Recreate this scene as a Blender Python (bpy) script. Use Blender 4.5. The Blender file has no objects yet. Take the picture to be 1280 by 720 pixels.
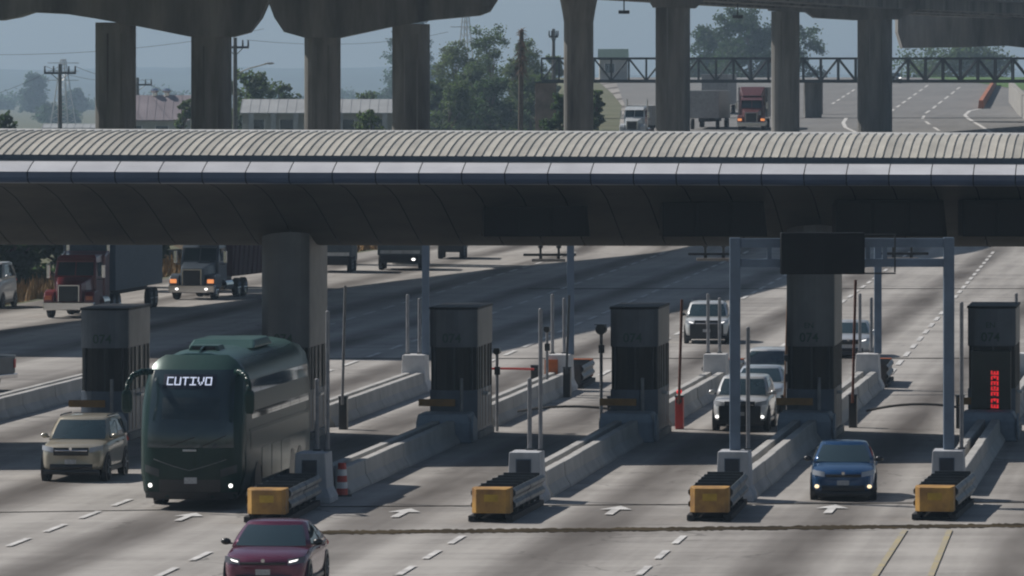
import bpy, bmesh, math, random
from math import radians, sin, cos, pi, atan2, sqrt
from mathutils import Vector, Matrix

random.seed(7)
SC = bpy.context.scene
COL = SC.collection

# ---------------------------------------------------------------- camera, sky, sun, exposure
F = 8000.0      # focal length in pixels of the 1280 px wide photograph
H = 10.9        # camera height (m)
HY = 110.0      # row of the horizon
cam_d = bpy.data.cameras.new('camera')
cam = bpy.data.objects.new('camera', cam_d)
COL.objects.link(cam)
cam.location = (0, 0, H)
cam.rotation_euler = (pi / 2, 0, 0)
cam_d.sensor_width = 36.0
cam_d.lens = 36.0 * F / 1280.0
cam_d.shift_y = -(360.0 - HY) / 1280.0
cam_d.clip_start = 1.0
cam_d.clip_end = 20000
SC.camera = cam

SUN_DIR = Vector((-0.90, 0.56, 1.0)).normalized()      # towards the sun
world = bpy.data.worlds.new('World')
SC.world = world
world.use_nodes = True
wn = world.node_tree
wn.nodes.clear()
sky = wn.nodes.new('ShaderNodeTexSky')
sky.sky_type = 'NISHITA'
sky.sun_disc = False
sky.sun_elevation = math.asin(SUN_DIR.z)
sky.sun_rotation = atan2(SUN_DIR.x, SUN_DIR.y)
sky.air_density = 1.0
sky.dust_density = 0.8
bg = wn.nodes.new('ShaderNodeBackground')
bg.inputs['Strength'].default_value = 0.05
wo = wn.nodes.new('ShaderNodeOutputWorld')
wn.links.new(sky.outputs[0], bg.inputs[0])
wn.links.new(bg.outputs[0], wo.inputs[0])

sun_d = bpy.data.lights.new('sun', 'SUN')
sun_d.energy = 5.0
sun_d.angle = radians(0.6)
sun_d.color = (1.0, 0.95, 0.89)
sun = bpy.data.objects.new('sun', sun_d)
COL.objects.link(sun)
sun.rotation_euler = SUN_DIR.to_track_quat('Z', 'Y').to_euler()
sun.location = (-60, 100, 80)

SC.view_settings.view_transform = 'Standard'
SC.view_settings.look = 'None'
SC.view_settings.exposure = -0.08
SC.view_settings.gamma = 1.0
SC.view_settings.use_curve_mapping = False
SC.cycles.use_denoising = True
SC.cycles.pixel_filter_type = 'BLACKMAN_HARRIS'
SC.cycles.filter_width = 2.1
SC.cycles.volume_bounces = 0
SC.cycles.max_bounces = 6
SC.cycles.transparent_max_bounces = 8

# ---------------------------------------------------------------- terrain and picture rays
def sstep(a, b, x):
    t = max(0.0, min(1.0, (x - a) / (b - a)))
    return t * t * (3 - 2 * t)

def rise(Y):
    if Y < 420: return 0.0
    if Y < 540: return 7.0 * sstep(420, 540, Y)
    if Y < 900: return 7.0 + (Y - 540) * 0.0125
    if Y < 1100: return 11.5 + 1.2 * sin((Y - 900) / 200 * pi / 2)
    return max(0.0, 12.7 - (Y - 1100) * 0.012)

def T(X, Y):
    return rise(Y) * sstep(1.0, 8.0, X)

def P(px, py, lift=0.0):
    """Where the ground lies under a point seen in the photograph."""
    Y = 100.0
    while Y < 3000:
        X = (px - 640) / F * Y
        z = H - (py - HY) * Y / F
        if z <= T(X, Y) + lift: break
        Y += 0.25
    return Vector((X, Y, T(X, Y)))

def XA(px, Y): return (px - 640) / F * Y
def ZA(py, Y): return H - (py - HY) * Y / F
LD = 0.1125                     # lane direction: X per Y
LANG = -math.atan(LD)           # turn about z that carries +Y on the lane direction

# ---------------------------------------------------------------- materials
MATS = {}
def mat(name, col, rough=0.6, metal=0.0, var=0.12, scale=4.0, bump=0.0, spec=0.5, coat=0.0, emit=None, estr=0.0, dirt=None, stretch=None):
    if name in MATS: return MATS[name]
    m = bpy.data.materials.new(name)
    m.use_nodes = True
    nt = m.node_tree; N = nt.nodes; Lk = nt.links
    b = N['Principled BSDF']
    b.inputs['Roughness'].default_value = rough
    b.inputs['Metallic'].default_value = metal
    b.inputs['Specular IOR Level'].default_value = spec
    b.inputs['Coat Weight'].default_value = coat
    b.inputs['Coat Roughness'].default_value = 0.05
    tc = N.new('ShaderNodeTexCoord')
    mp = N.new('ShaderNodeMapping')
    Lk.new(tc.outputs['Object'], mp.inputs[0])
    if stretch: mp.inputs['Scale'].default_value = stretch
    oi = N.new('ShaderNodeObjectInfo'); mu = N.new('ShaderNodeMath'); mu.operation = 'MULTIPLY'; mu.inputs[1].default_value = 90.0
    Lk.new(oi.outputs['Random'], mu.inputs[0]); Lk.new(mu.outputs[0], mp.inputs['Location'])
    nz = N.new('ShaderNodeTexNoise')
    nz.inputs['Scale'].default_value = scale
    nz.inputs['Detail'].default_value = 6
    nz.inputs['Roughness'].default_value = 0.62
    Lk.new(mp.outputs[0], nz.inputs['Vector'])
    rp = N.new('ShaderNodeValToRGB')
    d = dirt if dirt else tuple(c * (1 - 2.2 * var) for c in col)
    rp.color_ramp.elements[0].position = 0.3
    rp.color_ramp.elements[1].position = 0.68
    rp.color_ramp.elements[0].color = (max(0, d[0]), max(0, d[1]), max(0, d[2]), 1)
    rp.color_ramp.elements[1].color = (*[min(1, c * (1 + 0.5 * var)) for c in col], 1)
    Lk.new(nz.outputs['Fac'], rp.inputs[0])
    Lk.new(rp.outputs[0], b.inputs['Base Color'])
    if bump:
        bp = N.new('ShaderNodeBump')
        bp.inputs['Strength'].default_value = bump
        bp.inputs['Distance'].default_value = 0.02
        n2 = N.new('ShaderNodeTexNoise'); n2.inputs['Scale'].default_value = scale * 6
        Lk.new(mp.outputs[0], n2.inputs['Vector'])
        Lk.new(n2.outputs['Fac'], bp.inputs['Height'])
        Lk.new(bp.outputs[0], b.inputs['Normal'])
    if emit:
        b.inputs['Emission Color'].default_value = (*emit, 1)
        b.inputs['Emission Strength'].default_value = estr
    MATS[name] = m
    return m

def mat_road(name, c0, c1, streak=0.5, lanes=True):
    m = bpy.data.materials.new(name); m.use_nodes = True
    nt = m.node_tree; N = nt.nodes; Lk = nt.links
    b = N['Principled BSDF']
    b.inputs['Roughness'].default_value = 0.8
    b.inputs['Specular IOR Level'].default_value = 0.2
    tc = N.new('ShaderNodeTexCoord')
    sep = N.new('ShaderNodeSeparateXYZ'); Lk.new(tc.outputs['Object'], sep.inputs[0])
    ml = N.new('ShaderNodeMath'); ml.operation = 'MULTIPLY_ADD'
    Lk.new(sep.outputs['Y'], ml.inputs[0]); ml.inputs[1].default_value = -LD; Lk.new(sep.outputs['X'], ml.inputs[2])
    cb = N.new('ShaderNodeCombineXYZ'); Lk.new(ml.outputs[0], cb.inputs[0]); Lk.new(sep.outputs['Y'], cb.inputs[1])
    def noise(sc, det, sx, sy):
        mp = N.new('ShaderNodeMapping'); mp.inputs['Scale'].default_value = (sx, sy, 1)
        Lk.new(cb.outputs[0], mp.inputs[0])
        n = N.new('ShaderNodeTexNoise'); n.inputs['Scale'].default_value = sc; n.inputs['Detail'].default_value = det
        n.inputs['Roughness'].default_value = 0.6
        Lk.new(mp.outputs[0], n.inputs['Vector']); return n.outputs['Fac']
    def math2(op, a, bb):
        n = N.new('ShaderNodeMath'); n.operation = op
        for i, v in enumerate((a, bb)):
            if isinstance(v, (int, float)): n.inputs[i].default_value = v
            else: Lk.new(v, n.inputs[i])
        return n.outputs[0]
    big = noise(0.10, 5, 1, 0.45)
    stk = noise(1.0, 4, 0.9, 0.03)
    crs = noise(1.0, 4, 0.05, 0.42)
    fine = noise(3.0, 4, 1, 1)
    f = math2('ADD', math2('MULTIPLY', big, 0.30), math2('MULTIPLY', stk, 0.30))
    f = math2('ADD', f, math2('MULTIPLY', crs, 0.28))
    f = math2('ADD', f, math2('MULTIPLY', fine, 0.12))
    rp = N.new('ShaderNodeValToRGB')
    rp.color_ramp.elements[0].position = 0.37; rp.color_ramp.elements[1].position = 0.58
    rp.color_ramp.elements[0].color = (*c0, 1); rp.color_ramp.elements[1].color = (*c1, 1)
    Lk.new(f, rp.inputs[0])
    out = rp.outputs[0]
    vo = N.new('ShaderNodeTexVoronoi'); vo.feature = 'DISTANCE_TO_EDGE'; vo.inputs['Scale'].default_value = 0.16
    wv = N.new('ShaderNodeMix'); wv.data_type = 'VECTOR'; wv.inputs['Factor'].default_value = 0.25
    nw = N.new('ShaderNodeTexNoise'); nw.inputs['Scale'].default_value = 0.6; Lk.new(cb.outputs[0], nw.inputs['Vector'])
    sc_ = N.new('ShaderNodeVectorMath'); sc_.operation = 'MULTIPLY_ADD'; Lk.new(nw.outputs['Color'], sc_.inputs[0]); sc_.inputs[1].default_value = (2.5, 2.5, 0); Lk.new(cb.outputs[0], sc_.inputs[2])
    Lk.new(sc_.outputs[0], vo.inputs['Vector'])
    ck = math2('MULTIPLY', math2('LESS_THAN', vo.outputs['Distance'], 0.007), math2('GREATER_THAN', noise(0.09, 2, 1, 0.6), 0.50))
    cm = N.new('ShaderNodeMix'); cm.data_type = 'RGBA'; Lk.new(math2('MULTIPLY', ck, 0.4), cm.inputs['Factor']); Lk.new(out, cm.inputs['A']); cm.inputs['B'].default_value = (0.05, 0.047, 0.043, 1)
    out = cm.outputs['Result']
    if lanes:
        # tyre and oil wear along the middle of each toll lane
        ph = math2('MULTIPLY', math2('ADD', ml.outputs[0], 18.07 + 0.54 + 2.775), 2 * pi / 5.555)
        cs = math2('COSINE', ph, 0)
        mrg = N.new('ShaderNodeMapRange'); Lk.new(cs, mrg.inputs[0])
        mrg.inputs[1].default_value = 0.1; mrg.inputs[2].default_value = 1.0
        w = math2('MULTIPLY', mrg.outputs[0], math2('MULTIPLY', noise(1.0, 3, 0.5, 0.05), 2 * streak))
        mx = N.new('ShaderNodeMix'); mx.data_type = 'RGBA'
        Lk.new(w, mx.inputs['Factor']); Lk.new(out, mx.inputs['A'])
        mx.inputs['B'].default_value = (c0[0] * 0.45, c0[1] * 0.42, c0[2] * 0.4, 1)
        out = mx.outputs['Result']
    Lk.new(out, b.inputs['Base Color'])
    MATS[name] = m
    return m

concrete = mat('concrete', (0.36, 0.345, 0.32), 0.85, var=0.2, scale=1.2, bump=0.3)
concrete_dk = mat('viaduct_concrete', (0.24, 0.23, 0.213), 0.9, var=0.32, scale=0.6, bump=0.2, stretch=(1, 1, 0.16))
barconc = mat('barrier_concrete', (0.43, 0.42, 0.40), 0.85, var=0.12, scale=0.6, bump=0.12)
white_conc = mat('painted_concrete', (0.46, 0.47, 0.49), 0.7, var=0.12, scale=2.5, stretch=(1, 1, 0.4))
bluegrey = mat('blue_grey_paint', (0.085, 0.115, 0.16), 0.45, var=0.12, scale=2)
postpaint = mat('post_paint', (0.13, 0.18, 0.25), 0.4, var=0.12, scale=1.5)
black = mat('black_rubber', (0.02, 0.02, 0.022), 0.7, var=0.2)
blackgl = mat('black_plastic', (0.018, 0.018, 0.02), 0.35, var=0.15)
darkmetal = mat('dark_metal', (0.05, 0.055, 0.06), 0.5, metal=0.3, var=0.15)
galv = mat('galvanised_steel', (0.52, 0.53, 0.54), 0.4, metal=0.7, var=0.15, scale=3)
chrome = mat('chrome', (0.75, 0.75, 0.76), 0.12, metal=1.0, var=0.03)
glass = mat('dark_glass', (0.022, 0.042, 0.05), 0.04, var=0.05, spec=0.9)
boothglass = mat('booth_glass', (0.006, 0.009, 0.011), 0.3, var=0.05, spec=0.25)
amber = mat('amber_yellow_paint', (0.46, 0.255, 0.055), 0.65, var=0.2, scale=1.8, dirt=(0.20, 0.10, 0.035))
ambar = mat('amber_bar_paint', (0.30, 0.15, 0.03), 0.6, var=0.15)
orange = mat('orange_plastic', (0.55, 0.14, 0.03), 0.5, var=0.12)
redpl = mat('red_plastic', (0.50, 0.04, 0.03), 0.45, var=0.1)
whitepl = mat('white_plastic', (0.75, 0.75, 0.74), 0.5, var=0.06)
rubwhite = mat('white_road_paint', (0.62, 0.61, 0.59), 0.85, var=0.25, scale=1.6, dirt=(0.34, 0.33, 0.32))
yelpaint = mat('yellow_road_paint', (0.36, 0.30, 0.16), 0.85, var=0.25, scale=0.8, dirt=(0.29, 0.27, 0.235))
stain = mat('joint_sealant', (0.05, 0.047, 0.043), 1.0, var=0.3, scale=2, spec=0.0)
drain = mat('slot_drain', (0.075, 0.06, 0.04), 1.0, var=0.35, scale=0.45, dirt=(0.018, 0.016, 0.014), spec=0.0, stretch=(1, 3, 1))
roofmet = mat('roof_sheet', (0.52, 0.49, 0.43), 0.5, metal=0.0, var=0.10, scale=0.6)
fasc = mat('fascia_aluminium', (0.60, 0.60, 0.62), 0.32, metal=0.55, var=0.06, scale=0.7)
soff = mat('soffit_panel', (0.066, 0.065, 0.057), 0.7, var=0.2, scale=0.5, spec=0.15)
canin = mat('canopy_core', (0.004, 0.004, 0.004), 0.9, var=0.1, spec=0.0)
signblk = mat('sign_black', (0.008, 0.009, 0.011), 0.6, var=0.15, spec=0.2)
boothgrey = mat('booth_panel', (0.105, 0.12, 0.145), 0.42, metal=0.75, var=0.10, scale=1.2)
boothside = mat('booth_side_panel', (0.30, 0.28, 0.26), 0.5, var=0.12, scale=1.2)
tan = mat('tan_frame', (0.24, 0.21, 0.18), 0.5, var=0.12)
darkgreen = mat('sign_green', (0.01, 0.045, 0.03), 0.5, var=0.1)
pole_m = mat('pole_paint', (0.27, 0.27, 0.28), 0.5, var=0.15)
rust = mat('rusty_red_pole', (0.20, 0.07, 0.04), 0.6, var=0.2)
arm_m = mat('brown_pole', (0.26, 0.13, 0.06), 0.6, var=0.2)
redled = mat('red_led', (0.4, 0.01, 0.01), 0.5, emit=(1.0, 0.03, 0.04), estr=0.6)
whiteled = mat('white_led', (0.6, 0.6, 0.7), 0.5, emit=(0.72, 0.80, 1.0), estr=0.75)
lamp_w = mat('lit_lamp', (0.8, 0.8, 0.8), 0.4, emit=(1.0, 0.97, 0.92), estr=2.2)
lamp_y = mat('lit_fog_lamp', (0.8, 0.7, 0.5), 0.4, emit=(1.0, 0.75, 0.45), estr=1.6)
lamp_o = mat('amber_lamp', (0.6, 0.2, 0.05), 0.4, emit=(1.0, 0.35, 0.12), estr=0.9)
headlamp = mat('headlamp_lens', (0.45, 0.47, 0.50), 0.08, var=0.05, spec=0.9)
plate_m = mat('plate', (0.5, 0.5, 0.5), 0.5, var=0.15, scale=20)
tyre_m = mat('tyre', (0.016, 0.016, 0.017), 0.85, var=0.2)
rim_m = mat('alloy', (0.35, 0.36, 0.37), 0.35, metal=0.7, var=0.1)
wood = mat('pole_concrete', (0.16, 0.155, 0.15), 0.85, var=0.15)
wire_m = mat('wire', (0.05, 0.05, 0.055), 0.6, var=0.1)
truss_m = mat('truss_steel', (0.045, 0.055, 0.06), 0.55, var=0.2)
brick_m = mat('tower_wall', (0.24, 0.18, 0.15), 0.85, var=0.2, scale=0.8)
lilac = mat('lilac_roof_sheet', (0.30, 0.255, 0.275), 0.55, var=0.12, scale=0.4)
whiteroof = mat('white_roof_sheet', (0.36, 0.37, 0.37), 0.5, var=0.1, scale=0.4)
wallc = mat('plaster_wall', (0.42, 0.41, 0.38), 0.8, var=0.15, scale=0.5)
bark = mat('bark', (0.12, 0.09, 0.07), 0.9, var=0.25)
road_m = mat_road('plaza_concrete', (0.185, 0.171, 0.158), (0.400, 0.378, 0.352), 0.8)
road2_m = mat_road('highway_asphalt', (0.15, 0.148, 0.145), (0.215, 0.21, 0.205), 0.2, lanes=False)
dirt_m = mat('dry_ground', (0.13, 0.125, 0.075), 0.95, var=0.25, scale=0.15, dirt=(0.06, 0.075, 0.035), bump=0.2)
hill_m = mat('hill_cover', (0.055, 0.07, 0.045), 1.0, var=0.25, scale=0.004)
grass_m = mat('verge_grass', (0.08, 0.17, 0.03), 0.95, var=0.25, scale=0.5)

# ---------------------------------------------------------------- mesh helpers
class MB:
    def __init__(s): s.v = []; s.f = []
    def add(s, vs, fs):
        o = len(s.v); s.v += [tuple(p) for p in vs]; s.f += [tuple(i + o for i in f) for f in fs]; return s
    def box(s, x0, x1, y0, y1, z0, z1):
        return s.add([(x0, y0, z0), (x1, y0, z0), (x1, y1, z0), (x0, y1, z0), (x0, y0, z1), (x1, y0, z1), (x1, y1, z1), (x0, y1, z1)],
                     [(0, 3, 2, 1), (4, 5, 6, 7), (0, 1, 5, 4), (1, 2, 6, 5), (2, 3, 7, 6), (3, 0, 4, 7)])
    def cbox(s, c, d): return s.box(c[0] - d[0] / 2, c[0] + d[0] / 2, c[1] - d[1] / 2, c[1] + d[1] / 2, c[2] - d[2] / 2, c[2] + d[2] / 2)
    def prism_y(s, prof, y0, y1):          # prof: (x, z) counter-clockwise seen from -y
        n = len(prof)
        vs = [(x, y0, z) for x, z in prof] + [(x, y1, z) for x, z in prof]
        fs = [tuple(range(n)), tuple(range(2 * n - 1, n - 1, -1))]
        fs += [((i + 1) % n, i, i + n, (i + 1) % n + n) for i in range(n)]
        return s.add(vs, fs)
    def prism_x(s, prof, x0, x1):          # prof: (y, z)
        n = len(prof)
        vs = [(x0, y, z) for y, z in prof] + [(x1, y, z) for y, z in prof]
        fs = [tuple(range(n)), tuple(range(2 * n - 1, n - 1, -1))]
        fs += [((i + 1) % n, i, i + n, (i + 1) % n + n) for i in range(n)]
        return s.add(vs, fs)
    def tube(s, p0, p1, r, n=8, r1=None):
        p0 = Vector(p0); p1 = Vector(p1); d = (p1 - p0).normalized()
        a = d.orthogonal().normalized(); b = d.cross(a); r1 = r if r1 is None else r1
        vs = []
        for p, q in ((p0, r), (p1, r1)):
            for i in range(n):
                t = 2 * pi * i / n
                vs.append(p + a * (q * cos(t)) + b * (q * sin(t)))
        fs = [(i, (i + 1) % n, (i + 1) % n + n, i + n) for i in range(n)]
        fs += [tuple(range(n - 1, -1, -1)), tuple(range(n, 2 * n))]
        return s.add(vs, fs)
    def path(s, pts, r, n=6):
        for i in range(len(pts) - 1): s.tube(pts[i], pts[i + 1], r, n)
        return s
    def grid(s, fn, nu, nv):
        vs = [fn(i / nu, j / nv) for j in range(nv + 1) for i in range(nu + 1)]
        fs = [(j * (nu + 1) + i, j * (nu + 1) + i + 1, (j + 1) * (nu + 1) + i + 1, (j + 1) * (nu + 1) + i) for j in range(nv) for i in range(nu)]
        return s.add(vs, fs)
    def loft(s, rings, cap=True):
        n = len(rings[0]); vs = [p for r in rings for p in r]
        fs = []
        for k in range(len(rings) - 1):
            for i in range(n):
                fs.append((k * n + i, k * n + (i + 1) % n, (k + 1) * n + (i + 1) % n, (k + 1) * n + i))
        if cap:
            fs.append(tuple(range(n - 1, -1, -1))); fs.append(tuple(range((len(rings) - 1) * n, len(rings) * n)))
        return s.add(vs, fs)
    def ball(s, c, r, nu=10, nv=6):
        rx, ry, rz = r if isinstance(r, (tuple, list)) else (r, r, r)
        rings = []
        for j in range(nv + 1):
            t = pi * (j + 0.02) / (nv + 0.04) - pi / 2
            rings.append([(c[0] + rx * cos(t) * cos(2 * pi * i / nu), c[1] + ry * cos(t) * sin(2 * pi * i / nu), c[2] + rz * sin(t)) for i in range(nu)])
        return s.loft(rings)
    def mesh(s, name):
        me = bpy.data.meshes.new(name)
        me.from_pydata(s.v, [], s.f)
        bm = bmesh.new(); bm.from_mesh(me)
        bmesh.ops.recalc_face_normals(bm, faces=bm.faces)
        bm.to_mesh(me); bm.free()
        return me

def obj(name, src, m, parent=None, smooth=False, bevel=0.0, sub=0, loc=None, rot=None):
    me = src.mesh(name) if isinstance(src, MB) else src
    if m is not None and not me.materials: me.materials.append(m)
    if smooth: 
        for p in me.polygons: p.use_smooth = True
    o = bpy.data.objects.new(name, me)
    COL.objects.link(o)
    if parent is not None: o.parent = parent
    if loc is not None: o.location = loc
    if rot is not None: o.rotation_euler = rot
    if bevel:
        b = o.modifiers.new('bevel', 'BEVEL'); b.width = bevel; b.segments = 2; b.limit_method = 'ANGLE'; b.angle_limit = radians(35)
    if sub:
        b = o.modifiers.new('sub', 'SUBSURF'); b.levels = sub; b.render_levels = sub
    return o

def thing(name, label, cat, loc=(0, 0, 0), rz=0.0, group=None):
    o = bpy.data.objects.new(name, None); COL.objects.link(o)
    o.empty_display_size = 0.3
    o.location = loc; o.rotation_euler = (0, 0, rz)
    return tag(o, label, cat, group)
def tag(o, label, cat, group=None):
    o['label'] = label; o['category'] = cat
    if group: o['group'] = group
    return o
def struct(name, src, m, smooth=False):
    o = obj(name, src, m, smooth=smooth); o['kind'] = 'structure'; return o
def text_mesh(txt, size, extrude=0.004, name='lettering'):
    cu = bpy.data.curves.new(name, 'FONT'); cu.body = txt; cu.size = size; cu.extrude = extrude
    cu.align_x = 'CENTER'; cu.align_y = 'CENTER'; cu.offset = size * 0.012
    t = bpy.data.objects.new(name, cu)
    COL.objects.link(t)
    bpy.context.view_layer.update()
    me = bpy.data.meshes.new_from_object(t.evaluated_get(bpy.context.evaluated_depsgraph_get()))
    bpy.data.objects.remove(t)
    me.materials.clear()
    return me
CACHE = {}
def cached(key, fn):
    if key not in CACHE: CACHE[key] = fn().mesh(key)
    return CACHE[key]

# ---------------------------------------------------------------- ground, roads, hills
def sheet(xs, ys, lift):
    m = MB(); nx = len(xs)
    vs = [(x, y, T(x, y) + lift) for y in ys for x in xs]
    fs = [(j * nx + i, j * nx + i + 1, (j + 1) * nx + i + 1, (j + 1) * nx + i) for j in range(len(ys) - 1) for i in range(nx - 1)]
    return m.add(vs, fs)
gx = [-6000, -2600, -1200, -500, -200, -100, -50, -20, 0] + [1 + 0.5 * i for i in range(15)] + [12, 20, 40, 70, 110, 200, 500, 1200, 2600, 6000]
gy = [-200, 0, 100, 200, 300, 400, 420] + [420 + 4 * i for i in range(1, 31)] + [600, 700, 800, 900, 1000, 1040, 1100, 1200, 1500, 2000, 3000, 4600, 7000, 9800]
struct('ground', sheet(gx, gy, -0.03), dirt_m)
# toll plaza pavement, left edge following the kerb line of the photograph
edge = [(-80, 100), (-60, 200), (-36, 270), (-26.5, 310), (-21.5, 350), (-18.5, 378), (-11.5, 412), (-9.2, 430), (1.0, 470), (8.0, 500), (9.0, 540), (12.0, 700), (17.5, 1060)]
def edge_x(Y):
    for (x0, y0), (x1, y1) in zip(edge, edge[1:]):
        if y0 <= Y <= y1: return x0 + (x1 - x0) * (Y - y0) / (y1 - y0)
    return edge[-1][0]
def plaza_mesh():
    m = MB(); rows = sorted(set([100, 130, 160, 200, 235, 270, 290, 310, 330, 350, 364, 378, 395, 412, 420] + [420 + 4 * i for i in range(1, 31)] + [600, 700, 800, 900, 940, 1000, 1050]))
    cols = []
    for y in rows:
        e = edge_x(y)
        xs = sorted([e] + [max(e, x) for x in [1 + 0.5 * i for i in range(15)]] + [12.5 + e * 0.0, 20, 40, 70, 110])
        cols.append(xs)
    n = len(cols[0])
    vs = [(x, y, T(x, y)) for y, xs in zip(rows, cols) for x in xs]
    fs = [(j * n + i, j * n + i + 1, (j + 1) * n + i + 1, (j + 1) * n + i) for j in range(len(rows) - 1) for i in range(n - 1)]
    return m.add(vs, fs), rows
pm, prow = plaza_mesh()
plaza = struct('road', pm, road_m)
# darker asphalt of the climbing highway beyond the plaza
am = MB(); rows = [440 + 4 * i for i in range(26)] + [600, 700, 800, 900, 940, 1000, 1050]
vs = [(x, y, T(x, y) + 0.02) for y in rows for x in (9.2 + 0.004 * (y - 440) * 3, 20, 40, 70, 110)]
am.add(vs, [(j * 5 + i, j * 5 + i + 1, (j + 1) * 5 + i + 1, (j + 1) * 5 + i) for j in range(len(rows) - 1) for i in range(4)])
struct('highway', am, road2_m)

def hills():
    m = MB(); nx = 90; rows = [5200, 5600, 6000, 6400, 6800, 7200, 7800, 8600, 9400]
    rnd = random.Random(3); ph = [rnd.uniform(0, 6.3) for _ in range(6)]
    def hz(x, k):
        t = k / (len(rows) - 1)
        r = 27 + 9 * sin(x / 700 + ph[0]) + 6 * sin(x / 260 + ph[1]) + 3 * sin(x / 110 + ph[2])
        return -2 + r * sstep(0, 0.85, t) + 5 * sin(x / 60 + k * 1.7 + ph[3]) * t
    vs = [(-5400 + 10800 * i / nx, y, hz(-5400 + 10800 * i / nx, k)) for k, y in enumerate(rows) for i in range(nx + 1)]
    return m.add(vs, [(j * (nx + 1) + i, j * (nx + 1) + i + 1, (j + 1) * (nx + 1) + i + 1, (j + 1) * (nx + 1) + i) for j in range(len(rows) - 1) for i in range(nx)])
struct('hills', hills(), hill_m, smooth=True)

# ---------------------------------------------------------------- painted markings and joints
MARK = 0.028
def strip(name, a, b, w, m, parent=None, lift=MARK, seg=1):
    """A flat painted stripe from a to b on the ground."""
    a = Vector(a); b = Vector(b); d = (b - a); d.z = 0; d.normalize(); n = Vector((d.y, -d.x, 0)) * (w / 2)
    mb = MB(); vs = []
    for i in range(seg + 1):
        c = a.lerp(b, i / seg)
        for q in (c - n, c + n): vs.append((q.x, q.y, T(q.x, q.y) + lift))
    mb.add(vs, [(2 * i, 2 * i + 1, 2 * i + 3, 2 * i + 2) for i in range(seg)])
    return obj(name, mb, m, parent)
def line_thing(name, label):
    return thing(name, label, 'road marking')
X0 = {'ZM': -22.77, 'Z0': -16.85, 'Z1': -11.3, 'A': -6.12, 'B': -0.54, 'C': 4.92, 'D': 10.56, 'E': 16.1}
def dashes(root, x, y, slope, length, gap, n, w=0.16, lift=MARK, m=rubwhite):
    for i in range(n):
        ya = y + i * (length + gap)
        xa = x + slope * (ya - y)
        strip('dash', (xa, ya, 0), (xa + slope * length, ya + length, 0), w, m, root, lift, 1)
names = {'ZM': 'far left', 'Z0': 'behind the beige SUV', 'Z1': 'behind the bus', 'A': 'behind the booth right of the bus', 'B': 'towards the black-fronted SUV', 'C': 'behind the pillar booth', 'D': 'running up the far right lane'}
for k in ('ZM', 'Z0', 'Z1', 'A', 'B', 'C', 'D'):
    r = line_thing('lane_line', 'broken white line on the far apron, ' + names[k])
    dashes(r, X0[k] + 8.9 + 0.55, 242 + random.uniform(0, 4), 0.097, 4.6, 3.4, 23, 0.2)
# broken lines of the near apron
fg = [((10, 684), 4, 'broken white line in front of the beige SUV'), ((196, 722), 2, 'broken white line beside the maroon car, left of it'),
      ((498, 720), 3, 'broken white line ahead of the second yellow bumper'), ((798, 720), 3, 'broken white line left of the third yellow bumper')]
for (px, n, lab) in fg:
    a = P(*px); r = line_thing('lane_line', lab)
    dashes(r, a.x, a.y, LD * (0.96), 2.7, 2.2, n, 0.17)
for (a, b, lab) in (((1093, 722), (1131, 664), 'left one of two worn yellow lines before the right bumper'), ((1163, 722), (1187, 664), 'right one of two worn yellow lines before the right bumper')):
    o = strip('yellow_line', P(*a), P(*b), 0.14, yelpaint); tag(o, lab, 'road marking')
def arrow(px, py, label, s=1.0, rz=LANG):
    p = P(px, py)
    mb = MB()
    mb.add([(-0.13, -1.9, 0), (0.13, -1.9, 0), (0.13, 0.4, 0), (0.5, 0.4, 0), (0, 2.1, 0), (-0.5, 0.4, 0), (-0.13, 0.4, 0)], [(0, 1, 2, 3, 4, 5, 6)])
    o = obj('lane_arrow', mb, rubwhite, loc=(p.x, p.y, MARK + 0.004), rot=(0, 0, rz)); o.scale = (s, s, 1)
    tag(o, label, 'road marking')
arrow(503, 643, 'white arrow on the lane left of the second yellow bumper', 0.84)
arrow(768, 640, 'white arrow on the lane between the two middle yellow bumpers', 0.84)
arrow(1039, 638, 'white arrow just in front of the blue car', 0.84)
arrow(233, 648, 'faded white arrow in front of the green bus', 0.75)
# expansion joints and the slot drain across the lanes
def cross(name, pa, pb, w, m, label, wob=0.0):
    a = P(*pa); b = P(*pb); o = strip(name, a, b, w, m, lift=0.012, seg=1); tag(o, label, 'pavement joint')
da, db = P(398, 666.5), P(1400, 656)
rd = random.Random(12); dm = MB(); nn = 260; vs = []
for i in range(nn + 1):
    c = da.lerp(db, i / nn); w0 = 0.62 + rd.uniform(-0.22, 0.22); w1 = 0.62 + rd.uniform(-0.22, 0.30)
    vs += [(c.x, c.y - w0, 0.012), (c.x, c.y + w1, 0.012)]
dm.add(vs, [(2 * i, 2 * i + 2, 2 * i + 3, 2 * i + 1) for i in range(nn)])
tag(obj('slot_drain', dm, drain), 'dark stained slot drain across the road ahead of the yellow bumpers', 'pavement joint')
cross('expansion_joint', (400, 634), (1400, 628), 0.22, stain, 'thin dark joint across the lanes beside the yellow bumpers')
cross('expansion_joint', (660, 361), (1400, 361), 0.9, stain, 'thin dark joint across the far sunlit apron, the farther one')
cross('expansion_joint', (400, 448.5), (1400, 448), 0.55, stain, 'thin dark joint across the apron behind the booths')
cross('expansion_joint', (-60, 642), (200, 638), 0.18, stain, 'thin dark joint across the road in front of the beige SUV')
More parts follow.
